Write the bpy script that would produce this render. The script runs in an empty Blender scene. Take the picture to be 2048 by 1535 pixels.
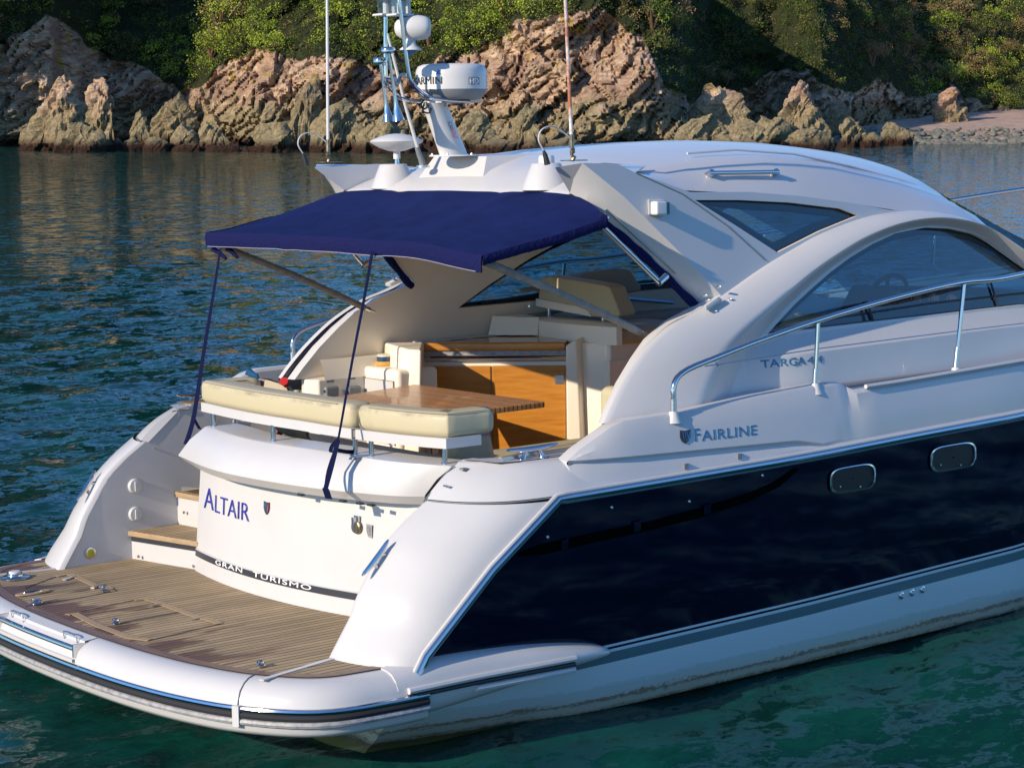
import bpy, bmesh, math, random
from math import radians as R, sin, cos, pi, sqrt, tan
from mathutils import Vector as V, Matrix, noise, geometry
random.seed(7)
S = bpy.context.scene
col = S.collection
# ------------------------------------------------------------------ camera
FPX, CX, CY = 4141.0, 1024.0, 767.5
YAW, PITCH, HEELA = R(51.0526), R(7.8034), R(1.518)
CAM = V((-5.5516, -9.7277, 3.3))
Dv = V((cos(YAW)*cos(PITCH), sin(YAW)*cos(PITCH), -sin(PITCH)))
Rv = V((sin(YAW), -cos(YAW), 0)); Uv = Rv.cross(Dv)
cam = bpy.data.cameras.new('camera'); co = bpy.data.objects.new('camera', cam); col.objects.link(co)
cam.sensor_width = 36; cam.lens = 36*FPX/2048; cam.clip_end = 3000; cam.clip_start = .1
co.matrix_world = Matrix(((Rv.x, Uv.x, -Dv.x, CAM.x), (Rv.y, Uv.y, -Dv.y, CAM.y), (Rv.z, Uv.z, -Dv.z, CAM.z), (0, 0, 0, 1)))
S.camera = co
# ------------------------------------------------------------------ light
SUN_AZ, SUN_EL = R(181), R(23)          # azimuth of the sun seen from the boat (x forward)
sl = bpy.data.lights.new('sun', 'SUN'); so = bpy.data.objects.new('sun', sl); col.objects.link(so)
sl.energy = 4.5; sl.angle = R(.5); sl.color = (1, .85, .66)
sd = V((cos(SUN_AZ)*cos(SUN_EL), sin(SUN_AZ)*cos(SUN_EL), sin(SUN_EL)))
so.rotation_euler = sd.to_track_quat('Z', 'Y').to_euler()
w = bpy.data.worlds.new('World'); S.world = w; w.use_nodes = True
nt = w.node_tree; bg = nt.nodes['Background']
sk = nt.nodes.new('ShaderNodeTexSky'); sk.sky_type = 'NISHITA'; sk.sun_disc = False
sk.sun_elevation = SUN_EL; sk.sun_rotation = R(90)-SUN_AZ; sk.air_density = 1.0; sk.dust_density = .1; sk.ozone_density = 6.0
tint = nt.nodes.new('ShaderNodeMixRGB'); tint.blend_type = 'MULTIPLY'; tint.inputs[0].default_value = 1; tint.inputs[2].default_value = (.80, .97, 1.12, 1)
nt.links.new(sk.outputs[0], tint.inputs[1]); nt.links.new(tint.outputs[0], bg.inputs[0]); bg.inputs[1].default_value = .15
S.view_settings.view_transform = 'Standard'; S.view_settings.look = 'None'
S.cycles.max_bounces = 12; S.cycles.diffuse_bounces = 7; S.cycles.transparent_max_bounces = 24
S.view_settings.exposure = 0.3; S.view_settings.gamma = 1
# ------------------------------------------------------------------ measuring: photo pixel -> point on a known plane of the boat
HM = Matrix.Rotation(-HEELA, 4, 'X'); HI = HM.to_3x3().inverted(); CB = HI @ CAM
def ray(px, py): return HI @ (Dv + Rv*((px-CX)/FPX) - Uv*((py-CY)/FPX))
def P(px, py, **k):
    v = ray(px, py); (a, val), = k.items(); i = 'xyz'.index(a)
    return CB + v*((val-CB[i])/v[i])
def PT(px, py, a=-1.944, b=.222):
    v = ray(px, py); t = (a+b*CB.z-CB.y)/(v.y-b*v.z); return CB + v*t
def PS(px, py, f):
    p = P(px, py, x=.7)
    for _ in range(12): p = P(px, py, x=f(p.y, p.z))
    return p
def WP(px, py, dist):                         # world point at a horizontal depth
    v = Dv + Rv*((px-CX)/FPX) - Uv*((py-CY)/FPX)
    h = V((cos(YAW), sin(YAW), 0)); return CAM + v*(dist/v.dot(h))
# ------------------------------------------------------------------ helpers
def tag(o, label=None, cat=None, group=None, kind=None):
    if label: o['label'] = label
    if cat: o['category'] = cat
    if group: o['group'] = group
    if kind: o['kind'] = kind
    return o
def empty(name, loc=(0, 0, 0)):
    o = bpy.data.objects.new(name, None); col.objects.link(o); o.location = loc; o.empty_display_size = .2; return o
def mk(name, vs, fs, mat, parent=None, smooth=35, fm=None, mats=None):
    me = bpy.data.meshes.new(name); me.from_pydata([tuple(v) for v in vs], [], fs); me.update()
    for m in (mats or [mat]): me.materials.append(m)
    if fm:
        for p, i in zip(me.polygons, fm): p.material_index = i
    bm = bmesh.new(); bm.from_mesh(me)
    bmesh.ops.recalc_face_normals(bm, faces=bm.faces); bm.to_mesh(me); bm.free()
    if smooth:
        for p in me.polygons: p.use_smooth = True
        me.set_sharp_from_angle(angle=R(smooth))
    o = bpy.data.objects.new(name, me); col.objects.link(o)
    if parent: o.parent = parent
    return o
def bev(o, wd=.01, seg=3, ang=40):
    m = o.modifiers.new('b', 'BEVEL'); m.width = wd; m.segments = seg; m.limit_method = 'ANGLE'; m.angle_limit = R(ang)
    for p in o.data.polygons: p.use_smooth = True
    m2 = o.modifiers.new('n', 'WEIGHTED_NORMAL'); m2.keep_sharp = False
    return o
class B:
    def __init__(s): s.v = []; s.f = []
    def add(s, vs, fs):
        n = len(s.v); s.v += [V(v) for v in vs]; s.f += [tuple(i+n for i in f) for f in fs]; return s
    def grid(s, rows, close=False, capa=False, capb=False):
        n = len(s.v); m = len(rows[0])
        for r in rows: s.v += [V(p) for p in r]
        for i in range(len(rows)-1):
            for j in range(m if close else m-1):
                k = (j+1) % m; s.f.append((n+i*m+j, n+i*m+k, n+(i+1)*m+k, n+(i+1)*m+j))
        if capa: s.f.append(tuple(n+j for j in range(m)))
        if capb: s.f.append(tuple(n+(len(rows)-1)*m+j for j in range(m)))
        return s
    def tube(s, pts, r, n=10, cap=True):
        pts = [V(p) for p in pts]; rr = r if isinstance(r, (list, tuple)) else [r]*len(pts)
        t0 = (pts[1]-pts[0]).normalized(); a = V((0, 0, 1)) if abs(t0.z) < .9 else V((1, 0, 0))
        u = t0.cross(a).normalized(); rows = []
        for i, p in enumerate(pts):
            t = (pts[min(i+1, len(pts)-1)]-pts[max(i-1, 0)]).normalized()
            u = (u-t*u.dot(t)).normalized(); w_ = t.cross(u)
            rows.append([p+(u*cos(2*pi*k/n)+w_*sin(2*pi*k/n))*rr[i] for k in range(n)])
        return s.grid(rows, True, cap, cap)
    def box(s, a, b):
        x0, y0, z0 = a; x1, y1, z1 = b
        return s.add([(x0, y0, z0), (x1, y0, z0), (x1, y1, z0), (x0, y1, z0), (x0, y0, z1), (x1, y0, z1), (x1, y1, z1), (x0, y1, z1)],
                     [(0, 1, 2, 3), (4, 5, 6, 7), (0, 1, 5, 4), (1, 2, 6, 5), (2, 3, 7, 6), (3, 0, 4, 7)])
    def prism(s, a, b):                       # two matching loops
        n = len(a); return s.grid([a, b], True, True, True)
    def lathe(s, o, prof, n=24, ax=V((0, 0, 1))):
        ax = V(ax).normalized(); u = ax.cross(V((1, 0, 0)) if abs(ax.x) < .9 else V((0, 1, 0))).normalized(); w_ = ax.cross(u); o = V(o)
        rows = [[o+ax*h+(u*cos(2*pi*k/n)+w_*sin(2*pi*k/n))*max(r, 1e-4) for k in range(n)] for r, h in prof]
        return s.grid(rows, True, True, True)
    def xf(s, M): s.v = [M @ v for v in s.v]; return s
    def mir(s, m):
        if m < 0: s.v = [V((v.x, -v.y, v.z)) for v in s.v]
        return s
    def mk(s, name, mat, parent=None, smooth=35, **k): return mk(name, s.v, s.f, mat, parent, smooth, **k)
def lerp(a, b, t): return a+(b-a)*t
def interp(x, tab):
    if x <= tab[0][0]: return tab[0][1]
    for (a, p), (b, q) in zip(tab, tab[1:]):
        if x <= b: return lerp(p, q, (x-a)/(b-a))
    return tab[-1][1]
def smooth_path(pts, n=6):                    # Catmull-Rom
    pts = [V(p) for p in pts]; out = []
    for i in range(len(pts)-1):
        a, b, c, d = pts[max(i-1, 0)], pts[i], pts[i+1], pts[min(i+2, len(pts)-1)]
        for k in range(n):
            t = k/n; out.append(.5*((2*b)+(c-a)*t+(2*a-5*b+4*c-d)*t*t+(3*b-a-3*c+d)*t**3))
    return out+[pts[-1]]
def resample(pts, n):
    pts = [V(p) for p in pts]; L = [0]
    for a, b in zip(pts, pts[1:]): L.append(L[-1]+(b-a).length)
    out = []; j = 0
    for i in range(n):
        t = L[-1]*i/(n-1)
        while j < len(L)-2 and L[j+1] < t: j += 1
        out.append(pts[j].lerp(pts[j+1], (t-L[j])/max(1e-9, L[j+1]-L[j])))
    return out
def rrect(w_, h, r, n=4):                     # rounded rectangle section, origin at low corner of one side
    out = []
    for cx_, cy_, a0 in ((w_-r, r, -90), (w_-r, h-r, 0), (r, h-r, 90), (r, r, 180)):
        for k in range(n+1): a = R(a0+90*k/n); out.append((cx_+r*cos(a), cy_+r*sin(a)))
    return out
def sweep(path, sec, endround=0.0):           # section (n,z) swept along a path lying in plan
    b = B(); path = [V(p) for p in path]; rows = []
    N = len(path); cxm = sum(a for a, _ in sec)/len(sec); czm = sum(c for _, c in sec)/len(sec)
    tot = [0]
    for a, c in zip(path, path[1:]): tot.append(tot[-1]+(c-a).length)
    for i, p in enumerate(path):
        t = (path[min(i+1, N-1)]-path[max(i-1, 0)]); t.z = 0; t.normalize(); n_ = V((-t.y, t.x, 0))
        k = 1.0
        if endround:
            dd = min(tot[i], tot[-1]-tot[i])
            if dd < endround: k = .72+.28*sqrt(max(0, 1-(1-dd/endround)**2))
        rows.append([p+n_*(cxm+(a-cxm)*k)+V((0, 0, czm+(c-czm)*k)) for a, c in sec])
    return b.grid(rows, True, True, True)
# ------------------------------------------------------------------ materials
MT = {}
def mat(name, base, rough=.4, metal=0, coat=0, bump=0, bscale=50, var=0, vscale=3, vcol=None, spec=.5, sheen=0, ramp=(.4, .65)):
    m = bpy.data.materials.new(name); m.use_nodes = True; t = m.node_tree; b = t.nodes['Principled BSDF']
    b.inputs['Base Color'].default_value = (*base, 1); b.inputs['Roughness'].default_value = rough
    b.inputs['Metallic'].default_value = metal; b.inputs['Coat Weight'].default_value = coat; b.inputs['Coat Roughness'].default_value = .05
    b.inputs['Specular IOR Level'].default_value = spec; b.inputs['Sheen Weight'].default_value = sheen
    tc = t.nodes.new('ShaderNodeTexCoord')
    if var:
        n = t.nodes.new('ShaderNodeTexNoise'); n.inputs['Scale'].default_value = vscale; n.inputs['Detail'].default_value = 6; n.inputs['Roughness'].default_value = .65
        t.links.new(tc.outputs['Object'], n.inputs['Vector'])
        rp = t.nodes.new('ShaderNodeValToRGB'); rp.color_ramp.elements[0].position = ramp[0]; rp.color_ramp.elements[1].position = ramp[1]
        rp.color_ramp.elements[0].color = (*base, 1); vc = vcol or tuple(c*(1-var) for c in base); rp.color_ramp.elements[1].color = (*vc, 1)
        t.links.new(n.outputs['Fac'], rp.inputs['Fac']); t.links.new(rp.outputs['Color'], b.inputs['Base Color'])
        mr = t.nodes.new('ShaderNodeMapRange'); mr.inputs['To Min'].default_value = rough*.8; mr.inputs['To Max'].default_value = min(1, rough*1.25)
        t.links.new(n.outputs['Fac'], mr.inputs['Value']); t.links.new(mr.outputs['Result'], b.inputs['Roughness'])
    if bump:
        n2 = t.nodes.new('ShaderNodeTexNoise'); n2.inputs['Scale'].default_value = bscale; n2.inputs['Detail'].default_value = 4
        t.links.new(tc.outputs['Object'], n2.inputs['Vector'])
        bp = t.nodes.new('ShaderNodeBump'); bp.inputs['Strength'].default_value = bump; bp.inputs['Distance'].default_value = .01
        t.links.new(n2.outputs['Fac'], bp.inputs['Height']); t.links.new(bp.outputs['Normal'], b.inputs['Normal'])
    MT[name] = m; return m
GEL = mat('gelcoat_white', (.56, .55, .54), .3, coat=.15, var=.05, vscale=1.3, spec=.5)
LIN = mat('liner_warm_bounce', (.88, .80, .66), .32, coat=.2, var=.05, vscale=1.5)  # white liner; warm bounce light is tinted into its cream colour
NAVY = mat('gelcoat_navy', (.0012, .002, .014), .06, coat=.0, spec=.24)
TEAL = mat('stripe_grey', (.10, .17, .20), .25, coat=.3)
DSTR = mat('stripe_dark', (.035, .038, .045), .3)
CHROME = mat('stainless', (.62, .61, .61), .09, metal=1, var=.06, vscale=14)
STEELD = mat('stainless_satin', (.62, .62, .62), .28, metal=1)
RUST = mat('rusty_antenna', (.72, .70, .66), .45, var=.6, vscale=9, vcol=(.40, .13, .06), ramp=(.38, .58))
RUB = mat('rubber_black', (.025, .026, .028), .5)
PLW = mat('plastic_white', (.60, .595, .58), .35, bump=.02)
PLG = mat('plastic_grey', (.20, .215, .22), .45)
GREYM = mat('zinc_grey', (.35, .35, .36), .5, var=.4, vscale=30)
CANV = mat('canvas_navy', (.008, .016, .088), .9, bump=.3, bscale=260, spec=.1, var=.25, vscale=5)
CANH = mat('canvas_hem', (.009, .012, .066), .9, bump=1.0, bscale=45, spec=.1)
CANG = mat('canvas_grey', (.36, .31, .26), .85, bump=.8, bscale=45, var=.3, vscale=12)
WEB = mat('webbing_navy', (.004, .006, .035), .8, bump=.2, bscale=300, spec=.1)
CUSH = mat('vinyl_beige', (.50, .44, .28), .5, bump=.12, bscale=18, var=.55, vscale=2.6, vcol=(.33, .285, .18), ramp=(.55, .85))
CUSH2 = mat('vinyl_taupe', (.30, .27, .21), .5, bump=.1, bscale=20)
GOLD = mat('ochre_plastic', (.55, .30, .06), .4)
RED = mat('tassel_red', (.45, .012, .015), .9, bump=.5, bscale=120)
BLUE = mat('tassel_blue', (.01, .10, .22), .9, bump=.5, bscale=120)
INKB = mat('letter_navy', (.02, .025, .30), .3)
INKK = mat('letter_dark', (.03, .03, .035), .4)
INKW = mat('letter_white', (.85, .85, .85), .4)
INKR = mat('letter_red', (.55, .03, .03), .4)
LSIL = mat('letter_steel_blue', (.05, .17, .32), .35, metal=.0)
VBLK = mat('vent_black', (.0004, .0004, .0008), .7, spec=.03)
BLUT = mat('emblem_blue', (.02, .16, .55), .4)
DASH = mat('dash_black', (.015, .016, .018), .45)
YEL = mat('lamp_lens_yellow', (.42, .40, .03), .2, coat=.5)
RUBM = mat('rubber_matt', (.030, .032, .036), .8, spec=.15)
BRASS = mat('corroded_brass', (.30, .25, .17), .4, metal=.8, var=.5, vscale=40)
CUSHW = mat('vinyl_beige_worn', (.50, .44, .28), .5, bump=.15, bscale=14, var=.3, vscale=2.6, vcol=(.36, .31, .19), ramp=(.55, .85))
t = CUSHW.node_tree; b = t.nodes['Principled BSDF']; cl_ = b.inputs['Base Color'].links[0].from_socket; tc = t.nodes['Texture Coordinate']
sx = t.nodes.new('ShaderNodeSeparateXYZ'); t.links.new(tc.outputs['Object'], sx.inputs[0])
n = t.nodes.new('ShaderNodeTexNoise'); n.inputs['Scale'].default_value = 5; n.inputs['Detail'].default_value = 8; n.inputs['Roughness'].default_value = .75; t.links.new(tc.outputs['Object'], n.inputs['Vector'])
def q_(op, a, c_):
    x = t.nodes.new('ShaderNodeMath'); x.operation = op; x.use_clamp = op == 'MULTIPLY'
    for i, z in enumerate((a, c_)):
        if isinstance(z, (int, float)): x.inputs[i].default_value = z
        else: t.links.new(z, x.inputs[i])
    return x.outputs[0]
dz_ = q_('ABSOLUTE', q_('SUBTRACT', sx.outputs[2], 1.656), 0); band_ = q_('MULTIPLY', q_('SUBTRACT', .016, dz_), 60.0); sp_ = q_('MULTIPLY', q_('SUBTRACT', n.outputs['Fac'], .46), 5.0)
mx = t.nodes.new('ShaderNodeMixRGB'); t.links.new(q_('MULTIPLY', q_('MULTIPLY', band_, sp_), .75), mx.inputs[0]); t.links.new(cl_, mx.inputs[1]); mx.inputs[2].default_value = (.10, .075, .05, 1); t.links.new(mx.outputs[0], b.inputs['Base Color'])
def caulk(t, tc, axis, pitch, width, seed=0):
    sx = t.nodes.new('ShaderNodeSeparateXYZ'); t.links.new(tc.outputs['Object'], sx.inputs[0])
    def mth(op, a, b=None):
        n = t.nodes.new('ShaderNodeMath'); n.operation = op
        for i, q in enumerate((a, b)):
            if q is None: continue
            if isinstance(q, (int, float)): n.inputs[i].default_value = q
            else: t.links.new(q, n.inputs[i])
        return n.outputs[0]
    c = mth('DIVIDE', sx.outputs[axis], pitch); fr = mth('FRACT', mth('ADD', c, 100.0)); fl = mth('FLOOR', c)
    return mth('LESS_THAN', fr, width), fl, mth
def wood(name, c1, c2, axis, pitch, width, rough, coat, caulkc=(.012, .011, .010), wet=0, grain=22, green=None):
    m = bpy.data.materials.new(name); m.use_nodes = True; t = m.node_tree; b = t.nodes['Principled BSDF']
    tc = t.nodes.new('ShaderNodeTexCoord'); b.inputs['Coat Weight'].default_value = coat
    mp = t.nodes.new('ShaderNodeMapping'); t.links.new(tc.outputs['Object'], mp.inputs[0])
    sc = [grain]*3; sc[1 if axis == 0 else 0] = grain*.07; mp.inputs['Scale'].default_value = sc
    n = t.nodes.new('ShaderNodeTexNoise'); n.inputs['Scale'].default_value = 3; n.inputs['Detail'].default_value = 8; n.inputs['Roughness'].default_value = .7
    t.links.new(mp.outputs[0], n.inputs['Vector'])
    rp = t.nodes.new('ShaderNodeValToRGB'); rp.color_ramp.elements[0].position = .3; rp.color_ramp.elements[1].position = .7
    rp.color_ramp.elements[0].color = (*c1, 1); rp.color_ramp.elements[1].color = (*c2, 1); t.links.new(n.outputs['Fac'], rp.inputs[0])
    cur = rp.outputs[0]
    if green:
        n5 = t.nodes.new('ShaderNodeTexNoise'); n5.inputs['Scale'].default_value = 1.7; n5.inputs['Detail'].default_value = 5; t.links.new(tc.outputs['Object'], n5.inputs['Vector'])
        mr = t.nodes.new('ShaderNodeMapRange'); mr.inputs['From Min'].default_value = .45; mr.inputs['From Max'].default_value = .7; t.links.new(n5.outputs['Fac'], mr.inputs[0])
        mx = t.nodes.new('ShaderNodeMixRGB'); mx.inputs[2].default_value = (*green, 1); t.links.new(mr.outputs[0], mx.inputs[0]); t.links.new(cur, mx.inputs[1]); cur = mx.outputs[0]
    b.inputs['Roughness'].default_value = rough
    if pitch:
        msk, fl, mth = caulk(t, tc, axis, pitch, width)
        wn = t.nodes.new('ShaderNodeTexWhiteNoise'); wn.noise_dimensions = '1D'; t.links.new(fl, wn.inputs['W'])
        hs = t.nodes.new('ShaderNodeHueSaturation'); v_ = mth('ADD', mth('MULTIPLY', wn.outputs[0], .28), .86)
        t.links.new(v_, hs.inputs['Value']); t.links.new(cur, hs.inputs['Color'])
        mx = t.nodes.new('ShaderNodeMixRGB'); t.links.new(msk, mx.inputs[0]); t.links.new(hs.outputs[0], mx.inputs[1]); mx.inputs[2].default_value = (*caulkc, 1); cur = mx.outputs[0]
        bp = t.nodes.new('ShaderNodeBump'); bp.inputs['Strength'].default_value = .4; bp.inputs['Distance'].default_value = .003
        t.links.new(n.outputs['Fac'], bp.inputs['Height']); t.links.new(bp.outputs[0], b.inputs['Normal'])
    if wet:
        sx = t.nodes.new('ShaderNodeSeparateXYZ'); t.links.new(tc.outputs['Object'], sx.inputs[0])
        n6 = t.nodes.new('ShaderNodeTexNoise'); n6.inputs['Scale'].default_value = 1.0; n6.inputs['Detail'].default_value = 5
        mp6 = t.nodes.new('ShaderNodeMapping'); mp6.inputs['Scale'].default_value = (1.6, 6, 1); t.links.new(tc.outputs['Object'], mp6.inputs[0]); t.links.new(mp6.outputs[0], n6.inputs['Vector'])
        a = mth('ADD', n6.outputs['Fac'], mth('MULTIPLY', sx.outputs[0], -.42))
        mr = t.nodes.new('ShaderNodeMapRange'); mr.inputs['From Min'].default_value = .66; mr.inputs['From Max'].default_value = .72; t.links.new(a, mr.inputs[0])
        mx = t.nodes.new('ShaderNodeMixRGB'); mx.blend_type = 'MULTIPLY'; mx.inputs[2].default_value = (.42, .27, .19, 1)
        t.links.new(mr.outputs[0], mx.inputs[0]); t.links.new(cur, mx.inputs[1]); cur = mx.outputs[0]
        m2 = t.nodes.new('ShaderNodeMapRange'); m2.inputs['To Min'].default_value = rough; m2.inputs['To Max'].default_value = .5; t.links.new(mr.outputs[0], m2.inputs[0]); t.links.new(m2.outputs[0], b.inputs['Roughness'])
    t.links.new(cur, b.inputs['Base Color']); return m
TEAK = wood('weathered_teak', (.25, .165, .085), (.50, .375, .215), 1, .047, .17, .75, 0, caulkc=(.008, .007, .006), wet=1, green=(.28, .21, .11))
TEAKT = wood('teak_trim', (.30, .20, .11), (.42, .30, .17), 0, 0, 0, .6, 0)
TEAKW = wood('teak_margin_dark', (.11, .05, .03), (.24, .14, .08), 0, 0, 0, .4, 0, grain=14)
TABL = wood('table_teak', (.42, .19, .07), (.68, .36, .15), 0, .034, .20, .4, .25, caulkc=(.05, .018, .010), grain=30)
VARN = wood('varnished_cherry', (.40, .15, .018), (.60, .26, .045), 0, 0, 0, .22, .5, grain=9)
VARN.node_tree.nodes['Mapping'].inputs['Scale'].default_value = (1.1, 1.1, 15)
def glass(name, tint, fac, rough=.0):
    m = bpy.data.materials.new(name); m.use_nodes = True; t = m.node_tree; t.nodes.clear()
    o = t.nodes.new('ShaderNodeOutputMaterial'); tr = t.nodes.new('ShaderNodeBsdfTransparent'); tr.inputs[0].default_value = (*tint, 1)
    gl = t.nodes.new('ShaderNodeBsdfGlossy'); gl.inputs['Roughness'].default_value = .01
    lw = t.nodes.new('ShaderNodeLayerWeight'); lw.inputs[0].default_value = .5; pw = t.nodes.new('ShaderNodeMath'); pw.operation = 'POWER'; pw.inputs[1].default_value = 4.5; t.links.new(lw.outputs['Facing'], pw.inputs[0]); fr = t.nodes.new('ShaderNodeMath'); fr.operation = 'MULTIPLY_ADD'; fr.inputs[1].default_value = .85; fr.inputs[2].default_value = (fac-1)*.12; t.links.new(pw.outputs[0], fr.inputs[0]); mx = t.nodes.new('ShaderNodeMixShader')
    t.links.new(fr.outputs[0], mx.inputs[0]); t.links.new(tr.outputs[0], mx.inputs[1]); t.links.new(gl.outputs[0], mx.inputs[2]); t.links.new(mx.outputs[0], o.inputs[0]); return m
GLASS = glass('tinted_glass', (.19, .37, .47), 2.0)
GLASSC = glass('clear_lens', (.85, .88, .88), 1.45)
BAND = mat('glass_band_black', (.006, .022, .032), .06, coat=.6)
# hull white with blue shade tinted into its colour, plus grime towards the waterline
HULLW = bpy.data.materials.new('hull_white_blue_shade_grime'); HULLW.use_nodes = True
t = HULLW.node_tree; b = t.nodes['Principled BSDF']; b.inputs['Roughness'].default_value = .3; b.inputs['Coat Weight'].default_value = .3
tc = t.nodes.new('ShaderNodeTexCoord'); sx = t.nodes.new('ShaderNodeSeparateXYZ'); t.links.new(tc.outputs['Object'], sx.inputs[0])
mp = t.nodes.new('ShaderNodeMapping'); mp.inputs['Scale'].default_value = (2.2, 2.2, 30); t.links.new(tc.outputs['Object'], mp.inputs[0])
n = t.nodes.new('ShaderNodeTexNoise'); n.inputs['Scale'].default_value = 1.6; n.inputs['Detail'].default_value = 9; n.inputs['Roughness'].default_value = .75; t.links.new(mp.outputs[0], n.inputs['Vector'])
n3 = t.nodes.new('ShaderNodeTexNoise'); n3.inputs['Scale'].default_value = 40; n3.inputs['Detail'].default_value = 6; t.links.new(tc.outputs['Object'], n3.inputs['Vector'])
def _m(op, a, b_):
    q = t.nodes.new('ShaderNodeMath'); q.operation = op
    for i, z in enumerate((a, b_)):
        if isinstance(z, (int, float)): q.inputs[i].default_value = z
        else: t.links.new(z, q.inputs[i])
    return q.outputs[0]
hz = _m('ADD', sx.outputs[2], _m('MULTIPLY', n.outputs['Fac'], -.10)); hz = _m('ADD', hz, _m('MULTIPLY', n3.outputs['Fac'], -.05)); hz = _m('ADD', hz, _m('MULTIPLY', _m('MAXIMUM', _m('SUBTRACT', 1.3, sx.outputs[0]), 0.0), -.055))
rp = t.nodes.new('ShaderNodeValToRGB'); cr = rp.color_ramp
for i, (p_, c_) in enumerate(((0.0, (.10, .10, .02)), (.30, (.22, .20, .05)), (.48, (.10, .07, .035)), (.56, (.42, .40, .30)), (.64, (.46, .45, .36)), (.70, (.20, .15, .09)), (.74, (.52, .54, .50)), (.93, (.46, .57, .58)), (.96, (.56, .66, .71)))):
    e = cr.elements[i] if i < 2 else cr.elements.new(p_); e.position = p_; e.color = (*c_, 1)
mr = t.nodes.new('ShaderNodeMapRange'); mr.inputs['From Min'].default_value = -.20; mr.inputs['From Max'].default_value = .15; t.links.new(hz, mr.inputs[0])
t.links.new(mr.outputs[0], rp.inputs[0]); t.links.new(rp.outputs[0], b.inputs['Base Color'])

# ================================================================== MOTOR YACHT
yacht = empty('motor_yacht'); yacht.matrix_world = HM
tag(yacht, 'large white motor yacht with navy hull panel, teak swim platform and blue canvas awning', 'motor yacht')
def yR(x): return interp(x, [(-1, 1.88), (0, 1.91), (1, 1.94), (2.8, 1.975), (5, 1.97), (7, 1.78), (9, 1.33), (11, .62), (12.2, .05)])
def zR(x): return interp(x, [(1.07, 1.262), (1.7, 1.27), (2.8, 1.285), (3.7, 1.31), (4.8, 1.335), (7, 1.42), (12.2, 1.75)])
def zB(x): return interp(x, [(-1, .40), (1.4, .435), (3, .462), (4.9, .51), (8, .68), (12.2, 1.0)])
WLZ = .06
RRc = [(.04, .28), (.13, .42), (.24, .59), (.65, .96), (1.07, 1.262)]          # sloping aft boundary (x,z) of the navy panel
WEc = [(-.06, .45), (-.02, .54), (.11, .73), (.15, .83), (.31, 1.06), (.43, 1.16), (.58, 1.255)]
def xRR(z): return interp(z, [(b_, a_) for a_, b_ in RRc])
def xWE(z): return interp(z, [(b_, a_) for a_, b_ in WEc])
def sy(x, z):                                                               # half breadth of the topside
    zr, zb = zR(x), zB(x); flare = .92 if x < 6 else .92-(x-6)*.03
    if z >= zb: t_ = (z-zb)/(zr-zb); return yR(x)*(flare*1.045+(1-flare*1.045)*t_**.7) if x > 0 else yR(x)*.96
    t_ = (zb-z)/(zb-.05); k = interp(x, [(0, .80), (1.6, .90), (5, .905), (8, .75), (12.2, .3)]); y0 = yR(x)*flare*1.045
    return lerp(y0, yR(x)*k, min(1, t_)**1.5)
XS = [i*.12 for i in range(0, 12)]+[1.5+i*.3 for i in range(0, 36)]+[12.2]
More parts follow.
